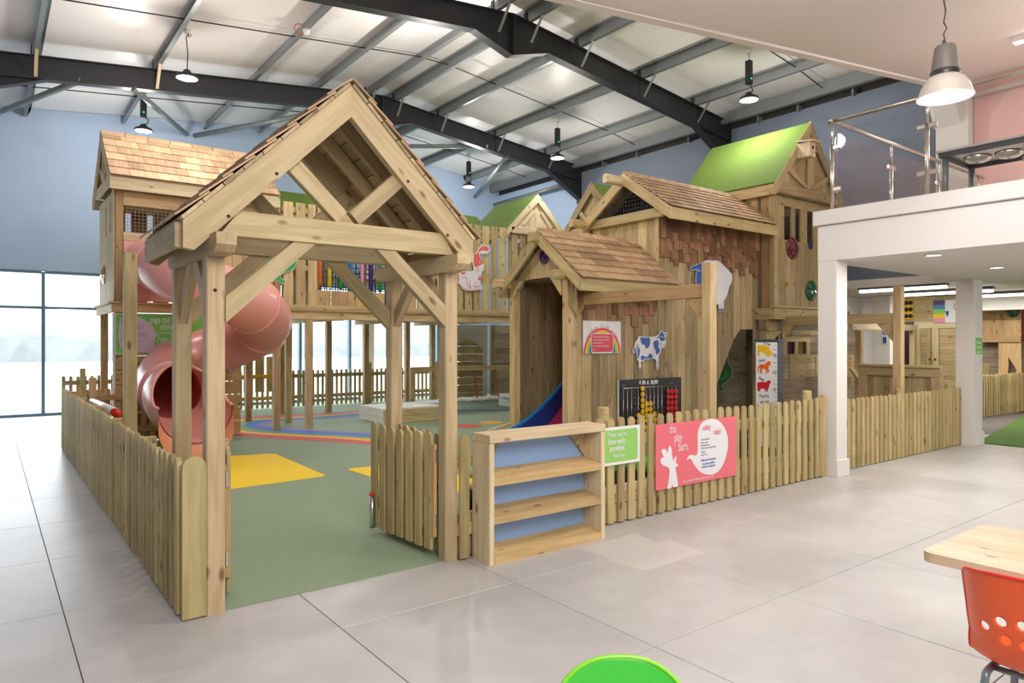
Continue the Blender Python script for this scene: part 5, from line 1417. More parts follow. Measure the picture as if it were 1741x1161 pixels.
hboards(hp, (lx - 0.05, 15.66), (rx + 0.05, 15.66), 0, 1.9, 0.2, 'pine', gap=0.014)
hb = thing('boarded_wall', 'wall of horizontal brown boards under the walkway beside the porch', 'play wall', (11.3, 15.5, 0))
hboards(hb, (r_ + 0.02, 15.5), (12.4, 15.5), 0, 2.05, 0.2, 'pine')
timber('end_post', (r_ + 0.05, 15.44, 0), (r_ + 0.05, 15.44, 2.05), 0.1, 0.08, M['pine'], hb, up=(0, 1, 0))
# low bench boards at the back left, yellow edge
bb = thing('boarded_bench', 'wooden panel with a yellow edge behind the spiral slide', 'play panel', (4.6, 15, 0))
q0, q1 = PY(395, 690, 15.9), PY(476, 690, 15.9)
x = q0.x
while x < q1.x:
    box('slat', (x, 15.9, 0.45), (x + 0.2, 15.925, 1.25), M['pine'], bb, axis=2); x += 0.25
box('yellow_edge', (q0.x, 15.86, 0.80), (q1.x + 0.1, 15.899, 0.85), M['yellow'], bb)
for x in (q0.x + 0.1, q1.x): timber('leg', (x, 15.99, 0), (x, 15.99, 1.2), 0.08, 0.08, M['pine'], bb, up=(0, 1, 0))

# ------------------------------------------------------------------ right of the barn: boarded enclosures
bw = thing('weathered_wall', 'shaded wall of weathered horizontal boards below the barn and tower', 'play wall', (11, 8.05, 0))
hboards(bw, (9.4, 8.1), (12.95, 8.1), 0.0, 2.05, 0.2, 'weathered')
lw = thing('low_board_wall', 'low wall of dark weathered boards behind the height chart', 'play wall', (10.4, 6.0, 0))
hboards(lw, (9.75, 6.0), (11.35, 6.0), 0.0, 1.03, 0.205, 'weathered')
for x in (9.8, 11.3): timber('post', (x, 6.07, 0), (x, 6.07, 1.05), 0.09, 0.09, M['weathered'], lw, up=(0, 1, 0))
pwn = thing('window_panel', 'pale play panel with two square windows below the green roofed tower', 'play panel', (12.3, 7.2, 0))
def P2(px, py): return PY(px, py, 7.2)
wx = [P2(p, 590).x for p in (1330, 1339, 1352, 1357, 1371, 1377)]
wz = [P2(1350, p).z for p in (611, 602, 581, 570, 562)]
for a, b in ((wx[0], wx[1]), (wx[2], wx[3]), (wx[4], wx[5])): box('stile', (a, 7.2, wz[1]), (b, 7.24, wz[2]), M['pine'], pwn, axis=2)
box('bottom_rail', (wx[0], 7.2, wz[0]), (wx[5], 7.24, wz[1]), M['pine'], pwn); box('top_rail', (wx[0], 7.2, wz[2]), (wx[5], 7.24, wz[3]), M['pine'], pwn)
box('header', (wx[0] - 0.2, 7.16, wz[3]), (wx[5] + 0.4, 7.24, wz[4] + 0.05), M['pine'], pwn)
box('window_back', (wx[1] - 0.05, 7.25, wz[1] - 0.02), (wx[2] + 0.05, 7.27, wz[2] + 0.02), M['purple_dark'], pwn)
box('window_back', (wx[3] - 0.05, 7.25, wz[1] - 0.02), (wx[4] + 0.05, 7.27, wz[2] + 0.02), plain('olive_window', (0.20, 0.15, 0.03), 0.5), pwn)
hboards(pwn, (wx[0] - 0.1, 7.0), (wx[5] + 0.6, 7.0), 0.9, 1.34, 0.15, 'pine')
for x in (wx[0], wx[5]): timber('leg', (x, 7.29, 0), (x, 7.29, wz[0]), 0.08, 0.08, M['pine'], pwn, up=(0, 1, 0))
hw = thing('half_wall', 'framed wooden half wall of vertical boards behind the fence between the white columns', 'play wall', (11.5, 5, 0))
hx, hy0, hy1, hz = 11.5, 4.38, 5.62, 1.19
xboards(hw, hx + 0.03, hy0 + 0.12, hy1 - 0.1, 0.0, hz - 0.11, 0.12, 0.15, 'facade')
box('frame_rail', (hx, hy0, hz - 0.14), (hx + 0.05, hy1, hz), M['pine'], hw)
box('frame_stile', (hx, hy0, 0), (hx + 0.05, hy0 + 0.14, hz - 0.141), M['pine'], hw); box('frame_stile', (hx, hy1 - 0.14, 0), (hx + 0.05, hy1, hz - 0.141), M['pine'], hw)
box('capping', (hx - 0.03, hy0, hz + 0.001), (hx + 0.1, hy1, hz + 0.04), M['pine'], hw)
timber('end_post', (hx + 0.18, hy0 + 0.1, 0), (hx + 0.18, hy0 + 0.1, hz + 0.02), 0.12, 0.12, M['orange_pine'], hw, up=(0, 1, 0))
fr2 = thing('timber_frame', 'open timber play frame of posts and pale beams in the side room', 'play frame', (12.5, 7, 0))
timber('beam', (10.8, 6.62, 2.0), (13.4, 6.62, 2.0), 0.08, 0.13, M['pine'], fr2)
timber('beam', (12.2, 6.1, 1.87), (14.8, 6.1, 1.87), 0.08, 0.12, M['fresh'], fr2)
pz = PY(1461, 590, 6.1)
for x in (pz.x, 14.7): timber('post', (x, 6.1, 0), (x, 6.1, 1.80), 0.1, 0.1, M['pine'], fr2, up=(0, 1, 0))
timber('brace', (pz.x - 0.5, 6.02, 1.15), (pz.x - 0.05, 6.02, 0.85), 0.05, 0.07, M['pine'], fr2)
hboards(fr2, (11.3, 6.25), (12.6, 6.25), 0.75, 1.35, 0.2, 'pine')
bk = thing('weathered_wall', 'dark board wall at the back of the side room behind the timber frame', 'play wall', (15, 8.0, 0))
hboards(bk, (13.0, 8.0), (16.3, 8.0), 0, 1.95, 0.2, 'weathered')
yboards(bk, 8.02, 13.0, 16.0, 1.96, 2.3, 0.18, 0.3, 'weathered')
# play house with doors
ph = thing('play_house', 'boarded wooden play house with two plank doors in the side room', 'play house', (15, 5.8, 0))
hxx = 15.0
def Q(px, py): return PX(px, py, hxx)
ya, yb_, yc = Q(1626, 600).y, Q(1588, 600).y, Q(1560, 600).y
yd = Q(1532, 600).y
hboards(ph, (hxx + 0.03, ya - 0.05), (hxx + 0.03, yc), 0, 1.85, 0.14, 'pine')
for y in (yc, yb_ - 0.03, ya - 0.05): box('door_stile', (hxx - 0.02, y - 0.06, 0), (hxx + 0.02, y + 0.06, 1.86), M['fresh'], ph, axis=2)
box('door_stile', (hxx - 0.02, yb_ + 0.06, 0), (hxx + 0.018, yb_ + 0.14, 1.86), M['pine'], ph, axis=2)
box('head_rail', (hxx - 0.02, ya - 0.05, 1.862), (hxx + 0.02, yc + 0.06, 2.0), M['fresh'], ph)
hboards(ph, (hxx + 0.02, ya - 0.05), (hxx + 0.02, yd + 0.1), 2.0, 2.5, 0.16, 'pine')
box('doorway', (hxx + 0.25, yc + 0.07, 0), (hxx + 0.27, yd + 0.12, 1.95), M['purple_dark'], ph, b=0)
gy0, gy1 = Q(1553, 525).y, Q(1530, 525).y
box('grid_panel', (hxx - 0.02, gy0, 2.05), (hxx - 0.002, gy1, 2.46), M['yellow'], ph, b=0)
for i in range(3):
    for j in range(3):
        lathe('grid_hole', [(0, 0.003), (0.045, 0.003), (0.045, 0)], (hxx - 0.021, gy0 + (gy1 - gy0) * (0.18 + 0.32 * i), 2.12 + 0.135 * j), M['dark'], ph, axis=(-1, 0, 0), n=12)
for z in (0.95,):
    for dy in (0.0, 0.1): lathe('door_knob', [(0, 0.03), (0.02, 0.02), (0.02, 0)], (hxx - 0.02, yb_ - 0.03 + dy, z + 0.3), M['rope'], ph, axis=(-1, 0, 0), n=10)
rsn = thing('rainbow_sign', 'sign with rainbow stripes and an ice cream cone above the play house doors', 'sign', (hxx - 0.04, 5.7, 2.2))
sy0, sy1, sy2 = Q(1588, 530).y, Q(1608, 530).y, Q(1640, 530).y
z0, z1 = Q(1588, 549).z, Q(1588, 511).z
box('panel', (hxx - 0.04, sy2, z0), (hxx - 0.024, sy1, z1), M['sign_white'], rsn, b=0)
for k, c in enumerate(('t_pink', 'c_yellow', 'sign_green', 't_blue', 't_purple')):
    h_ = (z1 - z0) / 5
    box('stripe', (hxx - 0.044, sy1, z0 + k * h_), (hxx - 0.024, sy0, z0 + (k + 1) * h_), M[c], rsn, b=0)
cy_ = Q(1612, 530).y
lathe('cone_print', [(0.0, -0.12), (0.035, 0.0), (0.035, 0.003), (0, 0.003)], (hxx - 0.042, cy_, (z0 + z1) / 2), M['ink_blue'], rsn, n=10)
text('lettering', 'Coll', (hxx - 0.042, cy_ - 0.22, (z0 + z1) / 2 + 0.08), (0, -1, 0), ZU, 0.2, M['ink_grey'], rsn, 'CENTER', 0.7)
# distant peach boarded panel at far right
pb = thing('peach_play_wall', 'peach coloured boarded play wall with round windows at far right', 'play wall', (18.6, 5.9, 0))
def Z(px, py): return PX(px, py, 18.7)
yl, yr = Z(1668, 600).y, Z(1736, 600).y
xboards(pb, 18.7, yr, yl, 1.72, 2.52, 0.3, 0.45, 'orange_pine')
box('rail', (18.66, yr, 2.5), (18.72, yl, 2.6), M['orange_pine'], pb); box('rail', (18.66, yr, 1.58), (18.72, yl, 1.72), M['orange_pine'], pb)
hboards(pb, (18.9, yr), (18.9, yl + 0.4), 0, 1.6, 0.2, 'weathered')
ym = Z(1706, 600).y
prism('cut_panel', [(18.7, yr, 0), (18.7, yr + 0.15, 0), (18.7, yr + 0.15, 0.55), (18.7, yr + 0.08, 0.95), (18.7, yr + 0.25, 1.25), (18.7, ym - 0.1, 1.05), (18.7, ym - 0.05, 0.5), (18.7, ym - 0.05, 0), (18.7, ym + 0.1, 0), (18.7, ym + 0.1, 1.57), (18.7, yr, 1.57)], (0.03, 0, 0), M['orange_pine'], pb, (0, 0, 1))
bubble(pb, Z(1691, 525), (-1, 0, 0), 0.13, 'b_yellow'); bubble(pb, Z(1722, 529), (-1, 0, 0), 0.13, 'b_green')
# ------------------------------------------------------------------ flat animal cut-outs on the timber walls
def px_poly(name, pts, ox, oy, sc, y, t, mat, parent, sm=3):
    w = [PY(ox + a / sc, oy + b / sc, y) for a, b in pts]
    if sm: w = smooth_pts(w, sm)
    return plate(name, w, y, t, M[mat], parent)
def grow(pts, d):
    c = [V((p[0], p[1], 0)) for p in pts]; k = len(c)
    area = sum(c[i].x * c[(i + 1) % k].y - c[(i + 1) % k].x * c[i].y for i in range(k))
    s = 1 if area > 0 else -1
    out = []
    for i in range(k):
        t = (c[(i + 1) % k] - c[i - 1]).normalized()
        out.append((c[i].x + s * t.y * d, c[i].y - s * t.x * d))
    return out
# cow
cw = thing('cow_cutout', 'flat blue and white cow cut-out on the barn cladding', 'wall figure', (7.6, 6.64, 1.5))
SC = 11.61
yb0 = 6.628
cow = [(310, 370), (420, 390), (520, 385), (640, 375), (700, 340), (735, 285), (750, 268), (775, 295), (820, 300), (872, 335), (868, 355), (820, 360), (826, 430), (832, 500), (815, 570), (770, 600), (735, 610), (728, 680), (705, 720), (690, 860), (686, 1010), (660, 1015), (665, 870), (605, 800), (500, 818), (420, 815), (400, 850), (345, 850), (335, 900), (345, 1010), (315, 1015), (318, 880), (285, 820), (275, 600), (270, 490), (245, 500), (240, 610), (210, 700), (196, 680), (205, 620), (230, 590), (240, 490), (290, 430)]
px_poly('board', grow(cow, 9), 1060, 540, SC, yb0, 0.012, 'sign_white', cw, 2)
for blob in ([(340, 385), (430, 400), (515, 395), (525, 520), (490, 590), (445, 605), (420, 540), (380, 530), (345, 470)], [(600, 470), (680, 445), (695, 500), (690, 570), (720, 640), (700, 700), (650, 728), (635, 650), (595, 560)],
             [(285, 520), (300, 580), (328, 650), (300, 790), (283, 780)], [(365, 745), (460, 780), (490, 750), (540, 700), (580, 790), (500, 810), (410, 800), (400, 840), (345, 820)], [(650, 410), (700, 360), (735, 290), (755, 275), (780, 305), (865, 330), (865, 352), (800, 330), (822, 440), (790, 450), (770, 470), (720, 440), (710, 390), (670, 412)],
             [(205, 625), (235, 600), (228, 650), (208, 690)], [(315, 985), (345, 985), (345, 1010), (318, 1012)], [(660, 985), (688, 985), (686, 1008), (662, 1008)]):
    px_poly('patch', blob, 1060, 540, SC, yb0 - 0.002, 0.002, 'ink_blue', cw, 3)
for ex in (742, 775): px_poly('eye', [(ex, 365), (ex + 9, 380), (ex, 396), (ex - 9, 380)], 1060, 540, SC, yb0 - 0.0035, 0.002, 'sign_white', cw, 2)
def line(name, pts, ox, oy, sc, y, r, mat, parent):
    return tube(name, smooth_pts([PY(ox + a / sc, oy + b / sc, y) for a, b in pts], 4, False), r, M[mat], parent, 5)
line('mouth_line', [(740, 520), (765, 515), (780, 535)], 1060, 540, SC, yb0 - 0.001, 0.004, 'ink_blue', cw)
line('muzzle_line', [(720, 480), (722, 550), (750, 590), (800, 575), (828, 500)], 1060, 540, SC, yb0 - 0.001, 0.004, 'ink_blue', cw)
line('leg_line', [(590, 610), (600, 700), (606, 795)], 1060, 540, SC, yb0 - 0.001, 0.003, 'ink_blue', cw)
line('leg_line', [(700, 740), (690, 860), (672, 980)], 1060, 540, SC, yb0 - 0.001, 0.003, 'ink_blue', cw)
# sheep
shp = thing('sheep_cutout', 'flat white sheep cut-out with blue face high on the barn cladding', 'wall figure', (9.1, 6.64, 2.4))
SC = 10.55
body = [(385, 160), (450, 130), (540, 135), (640, 140), (740, 220), (830, 310), (895, 400), (890, 510), (840, 620), (800, 770), (720, 890), (640, 920), (540, 930), (440, 910), (390, 860), (380, 700), (340, 560), (330, 300)]
sc_body = []
for k, p in enumerate(smooth_pts([V((a, b, 0)) for a, b in body], 5)):
    d = 7 * (1 if k % 2 else -1); c = V((600, 520, 0)); v = (p - c).normalized(); sc_body.append((p.x + v.x * d, p.y + v.y * d))
px_poly('board', grow(sc_body, 7), 1160, 430, SC, yb0, 0.010, 'ink_blue', shp, 0)
px_poly('fleece', sc_body, 1160, 430, SC, yb0 - 0.002, 0.002, 'sign_white', shp, 0)
face = [(392, 200), (330, 180), (290, 205), (200, 240), (150, 275), (160, 305), (220, 300), (270, 270), (258, 360), (252, 545), (330, 560), (392, 548)]
px_poly('face_outline', grow(face, 10), 1160, 430, SC, yb0 - 0.004, 0.004, 'sign_white', shp, 2)
px_poly('face', face, 1160, 430, SC, yb0 - 0.006, 0.002, 'ink_blue', shp, 2)
for ex in (300, 352): px_poly('eye', [(ex, 290), (ex + 11, 315), (ex, 340), (ex - 11, 315)], 1160, 430, SC, yb0 - 0.008, 0.002, 'sign_white', shp, 2)
for lx_ in (670, 720, 365):
    px_poly('leg', [(lx_ - 16, 850), (lx_ + 24, 850), (lx_ + 22, 1010), (lx_ + 18, 1045), (lx_ - 16, 1045), (lx_ - 12, 1000)], 1160, 430, SC, yb0 - 0.001, 0.008, 'sign_white', shp, 2)
    px_poly('hoof', [(lx_ - 14, 1005), (lx_ + 20, 1005), (lx_ + 14, 1038), (lx_ - 10, 1038)], 1160, 430, SC, yb0 - 0.003, 0.002, 'ink_blue', shp, 2)
# rabbit
rb = thing('rabbit_cutout', 'flat coral and white rabbit cut-out on the walkway slats', 'wall figure', (8.4, 12.34, 2.9))
SC = 11.61; yr0 = 12.30
hare = [(480, 280), (520, 190), (600, 145), (690, 160), (718, 220), (690, 290), (600, 305), (520, 300), (545, 400), (580, 490), (615, 540), (590, 640), (560, 670), (565, 760), (535, 840), (545, 920), (575, 960), (560, 1010), (460, 1025), (350, 1035), (250, 1020), (180, 970), (130, 900), (90, 860), (90, 760), (120, 730), (160, 670), (250, 660), (415, 640), (400, 500), (410, 330)]
px_poly('board', grow(hare, 8), 770, 405, SC, yr0, 0.012, 'sign_white', rb, 2)
for blob in ([(490, 275), (530, 200), (600, 155), (680, 165), (710, 215), (690, 250), (600, 240), (530, 260), (510, 300), (545, 400), (590, 495), (540, 530), (500, 545), (420, 550), (415, 330), (470, 300)], [(150, 680), (245, 668), (235, 710), (190, 715)], [(95, 740), (122, 735), (115, 870), (92, 860)], [(555, 725), (560, 790), (515, 835), (495, 790)]):
    px_poly('patch', blob, 770, 405, SC, yr0 - 0.002, 0.002, 'coral', rb, 2)
for pl_ in ([(180, 775), (240, 760), (285, 820), (270, 920), (330, 960), (350, 1010)], [(340, 830), (330, 910), (355, 1000)], [(450, 850), (440, 920), (470, 970)], [(410, 960), (440, 935), (470, 970), (530, 930)], [(130, 890), (200, 970), (290, 1020), (400, 1028), (550, 1005)], [(470, 570), (480, 590), (500, 570)], [(450, 620), (480, 635), (510, 620)]):
    line('print_line', pl_, 770, 405, SC, yr0 - 0.001, 0.007, 'sign_pink', rb)
px_poly('eye', [(535, 450), (545, 470), (533, 495), (524, 470)], 770, 405, SC, yr0 - 0.004, 0.002, 'sign_white', rb, 2)
# green hen on the walkway, half hidden by the canopy brace
hn = thing('green_hen_cutout', 'flat bright green hen cut-out on the walkway slats behind the canopy brace', 'wall figure', (4.1, 12.34, 2.8))
SC = 14.51
hen = [(200, 320), (250, 250), (420, 240), (600, 330), (800, 300), (1000, 260), (1070, 310), (1060, 430), (990, 530), (880, 590), (790, 610), (670, 690), (690, 770), (790, 830), (770, 880), (680, 890), (620, 790), (580, 850), (530, 830), (520, 760), (600, 700), (450, 620), (330, 520), (270, 380)]
px_poly('board', grow(hen, 10), 430, 420, SC, yr0, 0.012, 'sign_white', hn, 2)
px_poly('print', hen, 430, 420, SC, yr0 - 0.002, 0.002, 'hen_green', hn, 2)
px_poly('beak', [(190, 330), (265, 385), (240, 430), (60, 600), (60, 440)], 430, 420, SC, yr0 - 0.001, 0.012, 'disc_yellow', hn, 0)
# dark green hen below the barn
h2 = thing('green_hen_cutout', 'flat dark green hen cut-out on the shaded weathered boards below the barn', 'wall figure', (10.9, 8.08, 1.3))
SC = 10.55; yd0 = 8.07
duck = [(340, 200), (372, 240), (395, 380), (400, 500), (450, 570), (480, 680), (450, 770), (370, 840), (290, 890), (310, 950), (325, 1000), (260, 995), (225, 960), (230, 880), (150, 850), (90, 740), (120, 620), (200, 570), (265, 520), (280, 380), (290, 260)]
px_poly('board', grow(duck, 8), 1200, 570, SC, yd0, 0.012, 'lilac', h2, 2)
px_poly('print', duck, 1200, 570, SC, yd0 - 0.002, 0.002, 'hen_dark', h2, 2)
line('wing_line', [(370, 640), (355, 730), (300, 785), (230, 775)], 1200, 570, SC, yd0 - 0.002, 0.006, 'sign_lime', h2)
# ------------------------------------------------------------------ signs on the barn
r1 = thing('slide_rules_sign', 'white sign with a painted rainbow arch and red text box on the barn', 'sign', (6.58, 6.64, 1.65))
za, zb_ = 1.44, 1.875
xa, xb = 6.22, 6.925
ysn = 6.63
plate('panel', bend_box(xa, za, xb, zb_, ysn), ysn, 0.008, M['sign_white'], r1)
xm = (xa + xb) / 2
for k, c in enumerate(('sign_red', 'c_yellow', 'sign_green', 'ink_blue')):
    ro, ri = 0.345 - 0.034 * k, 0.345 - 0.034 * (k + 1) - (0.02 if k == 3 else 0)
    pts = [(xm + ro * math.cos(a) * 1.0, za + 0.005 + ro * 0.98 * math.sin(a)) for a in [i * PI / 24 for i in range(25)]] + [(xm + ri * math.cos(a), za + 0.005 + ri * 0.98 * math.sin(a)) for a in [PI - i * PI / 24 for i in range(25)]]
    plate('arch_band', [V((x, 0, z)) for x, z in pts], ysn - 0.002, 0.0015, M[c], r1)
plate('text_box', rounded(bend_box(xm - 0.2, za + 0.02, xm + 0.2, za + 0.26, ysn), 0.03, 4), ysn - 0.004, 0.002, M['sign_red'], r1)
plate('text_box_edge', rounded(bend_box(xm - 0.21, za + 0.012, xm + 0.21, za + 0.268, ysn), 0.035, 4), ysn - 0.003, 0.001, M['sign_white'], r1)
for k, s in enumerate(('Children only, please. Adults must not', 'climb. One person at a time, feet first,', 'no climbing up the slide.', 'Parents must supervise children at all', 'times.')):
    text('small_print', s, (xm - 0.185, ysn - 0.0045, za + 0.225 - 0.042 * k), XA, ZU, 0.032, M['sign_white'], r1, 'LEFT', 0.62)
s = 'rainbow slide rules'; cols = ['ink_grey', 'ink_black', 'c_orange', 'ink_grey', 'ink_grey', 'lilac', 'coral', 'hen_green']
for k, ch in enumerate(s):
    if ch == ' ': continue
    a = math.radians(146 - 112 * k / (len(s) - 1)); rr_ = 0.385
    o_ = V((xm + rr_ * math.cos(a) * 0.9, ysn - 0.001, za - 0.02 + rr_ * math.sin(a)))
    text('letter', ch, o_, (math.sin(a), 0, -math.cos(a)), (math.cos(a), 0, math.sin(a)), 0.095, M[cols[k % 8]], r1, 'CENTER', 0.7)
# four in a row
fr4 = thing('four_in_a_row', 'black four in a row game panel with yellow and red discs on the barn', 'game panel', (7.5, 6.64, 0.7))
x0, x1, z0, z1, yg = 6.88, 8.19, 0.24, 1.072, 6.615
plate('panel', bend_box(x0, z0, x1, z1, yg), yg, 0.02, M['black'], fr4)
box('panel_edge', (x0 - 0.012, yg + 0.002, z0), (x0 - 0.001, yg + 0.03, z1), M['sign_white'], fr4, b=0)
def GX(px): return PY(1040 + px / 11.607, 660, yg).x
def GZ(px, py): return PY(1040 + px / 11.607, 630 + py / 11.607, yg).z
for s, px, py, size in (('4', 556, 238, 0.078), ('IN', 633, 238, 0.078), ('A', 713, 236, 0.078), ('ROW', 843, 230, 0.078)):
    text('lettering', s, (GX(px), yg - 0.001, GZ(px, py)), XA, ZU, size, M['sign_white'], fr4, 'CENTER', 0.8, bold=0.004)
text('lettering', 'Player 1', (GX(250), yg - 0.001, GZ(250, 292)), XA, ZU, 0.032, M['ink_grey'], fr4, 'CENTER', 0.8)
text('lettering', 'Player 2', (GX(1190), yg - 0.001, GZ(1190, 245)), XA, ZU, 0.032, M['ink_grey'], fr4, 'CENTER', 0.8)
ztop = GZ(700, 322)
tube('top_wire', [(GX(205), yg - 0.02, ztop), (GX(1235), yg - 0.02, ztop)], 0.006, M['chrome'], fr4, 6)
for px in (208, 290, 372, 503, 588, 660, 737, 812, 888, 967, 1088, 1163, 1238):
    tube('wire', [(GX(px), yg - 0.02, z0 + 0.03), (GX(px), yg - 0.02, ztop)], 0.004, M['chrome'], fr4, 6)
dk = None
def disc(x, z, mat):
    key = 'disc' + mat
    if key not in CACHE:
        n = 16; r_ = 0.039
        vs = [(r_ * s_ * math.cos(2 * PI * k / n), h, r_ * s_ * math.sin(2 * PI * k / n)) for s_, h in ((0.85, -0.012), (1, -0.006), (1, 0.006)) for k in range(n)]
        fs = [tuple(range(n))] + [(i * n + k, i * n + (k + 1) % n, (i + 1) * n + (k + 1) % n, (i + 1) * n + k) for i in range(2) for k in range(n)]
        me = newmesh('disc', vs, fs, M[mat]); fix_normals(me); CACHE[key] = me
    obj('disc', CACHE[key], Matrix.Translation((x, yg - 0.022, z)), fr4)
pit_ = 0.0815
for px, n_ in ((510, 4), (588, 9), (667, 6), (743, 6), (822, 4)):
    top_z = {510: GZ(510, 885), 588: GZ(588, 355), 667: GZ(667, 655), 743: GZ(743, 650), 822: GZ(822, 852)}[px]
    z = top_z
    while z > z0 + 0.05: disc(GX(px), z, 'disc_yellow'); z -= pit_
for px in (1092, 1167, 1245):
    z = GZ(px, 410)
    while z > z0 + 0.05: disc(GX(px), z, 'disc_red'); z -= pit_
for px in (467, 545, 697, 773, 850, 926, 995):                       # small printed diamonds between the columns
    for k in range(6):
        zz = ztop - 0.14 - k * pit_
        x = GX(px); a_ = 0.012
        plate('diamond_print', [V((x, 0, zz + 0.02)), V((x + a_, 0, zz)), V((x, 0, zz - 0.02)), V((x - a_, 0, zz))], yg - 0.0015, 0.0012, M['ink_grey'], fr4)
        plate('diamond_print', [V((x, 0, zz + 0.012)), V((x + a_ * 0.6, 0, zz)), V((x, 0, zz - 0.012)), V((x - a_ * 0.6, 0, zz))], yg - 0.0022, 0.0012, M['black'], fr4)
# pigs slide sign on the left tower
pg = thing('slide_sign', 'green slide rules sign with pig drawing on the left tower boards', 'sign', (2.1, 12.36, 1.7))
ypg = 12.355; SP = 11.607
def PS(px, py): return PY(185 + px / SP, 520 + py / SP, ypg)
a, b = PS(118, 140), PS(1400, 935)
xr_ = a.x + 1.36
plate('panel', bend_box(a.x, b.z, xr_, a.z, ypg), ypg, 0.01, M['sign_white'], pg)
plate('green_field', rounded(bend_box(a.x + 0.012, b.z + 0.012, xr_ - 0.012, a.z - 0.012, ypg), 0.03, 4), ypg - 0.002, 0.0015, M['sign_green'], pg)
plate('speech_bubble', smooth_pts([PS(x, y) for x, y in [(205, 350), (240, 240), (350, 180), (520, 190), (680, 260), (820, 360), (900, 470), (925, 600), (905, 700), (910, 770), (980, 780), (930, 850), (820, 900), (600, 915), (350, 905), (250, 840), (205, 720), (190, 560)]], 3), ypg - 0.004, 0.0015, M['lilac'], pg)
def tp(s, px, py, size, mat, al='LEFT', sx=0.75):
    p = PS(px, py); text('lettering', s, (p.x, ypg - 0.0045, p.z), XA, ZU, size, mat, pg, al, sx)
tp('safety', 235, 300, 0.10, M['ink_grey']); tp('rules!', 420, 405, 0.115, M['ink_grey'])
tp('pigs tail', 810, 275, 0.14, M['sign_white'], sx=0.72); tp('slide', 1015, 415, 0.14, M['sign_white'], sx=0.72)
for k, s in enumerate(('One person at a time. Children must slide', 'feet first. Do not climb the slide from the', 'bottom. Please wait.', 'Parents must supervise at all times')):
    tp(s, 235, 545 + 50 * k, 0.036, M['ink_grey'], sx=0.62)
for pts in ([(940, 550), (990, 540), (1040, 530), (1110, 550), (1180, 530), (1250, 555), (1235, 620), (1210, 640), (1240, 700), (1180, 760), (1090, 760), (990, 755), (945, 690), (1000, 630), (960, 590), (940, 550)],
            [(1015, 690), (1040, 655), (1100, 645), (1160, 660), (1175, 700), (1140, 735), (1060, 735), (1015, 690)], [(1070, 765), (1080, 850), (1110, 880)], [(1140, 830), (1160, 870), (1200, 865)]):
    tube('pig_drawing', [PS(x, y) + V((0, -0.003, 0)) for x, y in pts], 0.006, M['sign_white'], pg, 5)
for ex in (1075, 1120): lathe('snout_print', [(0.010, 0), (0.014, 0.003), (0.018, 0)], PS(ex, 685) + V((0, -0.004, 0)), M['sign_white'], pg, axis=(0, -1, 0), n=10)

# ------------------------------------------------------------------ height chart totem
hc = thing('height_chart', 'tall charcoal post with white animal height chart behind the fence', 'height chart', (8.08, 5.1, 0))
hx0, hx1, hy0, hy1, hz = 7.94, 8.06, 4.885, 5.215, 1.62
box('post_body', (hx0 + 0.004, hy0, 0), (hx1, hy1, hz - 0.022), M['charcoal'], hc, b=0.006)
box('cap', (hx0 - 0.012, hy0 - 0.012, hz - 0.02), (hx1 + 0.012, hy1 + 0.012, hz + 0.008), M['charcoal'], hc, b=0.004)
xf = hx0
box('chart_board', (xf - 0.002, hy0 + 0.012, 0.25), (xf + 0.003, hy1 - 0.012, hz - 0.03), M['sign_white'], hc, b=0)
SH = 8.293
def HP(px, py, d=0.003):
    p = PX(1270 + px / SH, 570 + py / SH, xf); return V((xf - d, p.y, p.z))
def hpoly(name, pts, mat, d=0.0035):
    w = [HP(a, b, d) for a, b in pts]
    prism(name, w, (0.0012, 0, 0), M[mat], hc)
hpoly('cow_print', [(150, 150), (165, 135), (260, 138), (310, 165), (330, 215), (350, 235), (362, 255), (345, 270), (335, 295), (320, 285), (305, 310), (292, 290), (275, 295), (265, 270), (230, 240), (195, 225), (178, 240), (175, 290), (155, 290), (150, 220)], 'c_yellow')
hpoly('pony_print', [(150, 515), (155, 440), (185, 412), (215, 408), (255, 410), (275, 380), (315, 362), (328, 370), (345, 425), (325, 412), (310, 435), (300, 475), (315, 490), (312, 525), (290, 515), (290, 490), (280, 545), (270, 545), (268, 480), (215, 470), (215, 510), (228, 535), (212, 535), (200, 500), (195, 545), (182, 545), (185, 460), (170, 450), (165, 520)], 'c_orange')
hpoly('sheep_print', [(145, 680), (160, 660), (210, 655), (270, 660), (290, 640), (320, 632), (342, 655), (330, 680), (318, 690), (310, 740), (295, 760), (295, 800), (282, 800), (280, 765), (270, 795), (260, 795), (258, 755), (190, 750), (188, 790), (172, 790), (168, 765), (160, 795), (150, 780), (148, 730)], 'c_red')
def ht(s, px, py, hpx, sx=0.9, rot=0.0, mat='ink_black'):
    p = HP(px, py); q = HP(px, py + hpx)
    x_ = V((0, -math.cos(rot), math.sin(rot))); u_ = V((0, math.sin(rot), math.cos(rot)))
    text('lettering', s, p, x_, u_, p.z - q.z, M[mat], hc, 'CENTER', sx, bold=0.0006)
ht('Cow', 287, 118, 62, 0.9, -0.3); ht('Pony', 217, 355, 58, 0.8, 0.35); ht('Sheep', 208, 615, 58, 0.7, -0.35)
ht("You're", 240, 855, 78, 0.72, 0.05); ht('as tall', 250, 940, 78, 0.75); ht('as a', 205, 1015, 78, 0.75)
for lab, py in (('1.4m', 290), ('1.3m', 533), ('1.2m', 775), ('1.1m', 1015)): ht(lab, 388, py, 36, 0.85)
for py in (145, 325, 445, 570, 628, 810, 870, 932):
    hpoly('tick_print', [(393, py - 4), (425, py - 2), (425, py + 4), (393, py + 2)], 'ink_black')
for py in (268, 510, 752, 993): hpoly('tick_print', [(368, py - 6), (425, py - 4), (425, py + 4), (368, py + 2)], 'ink_black')
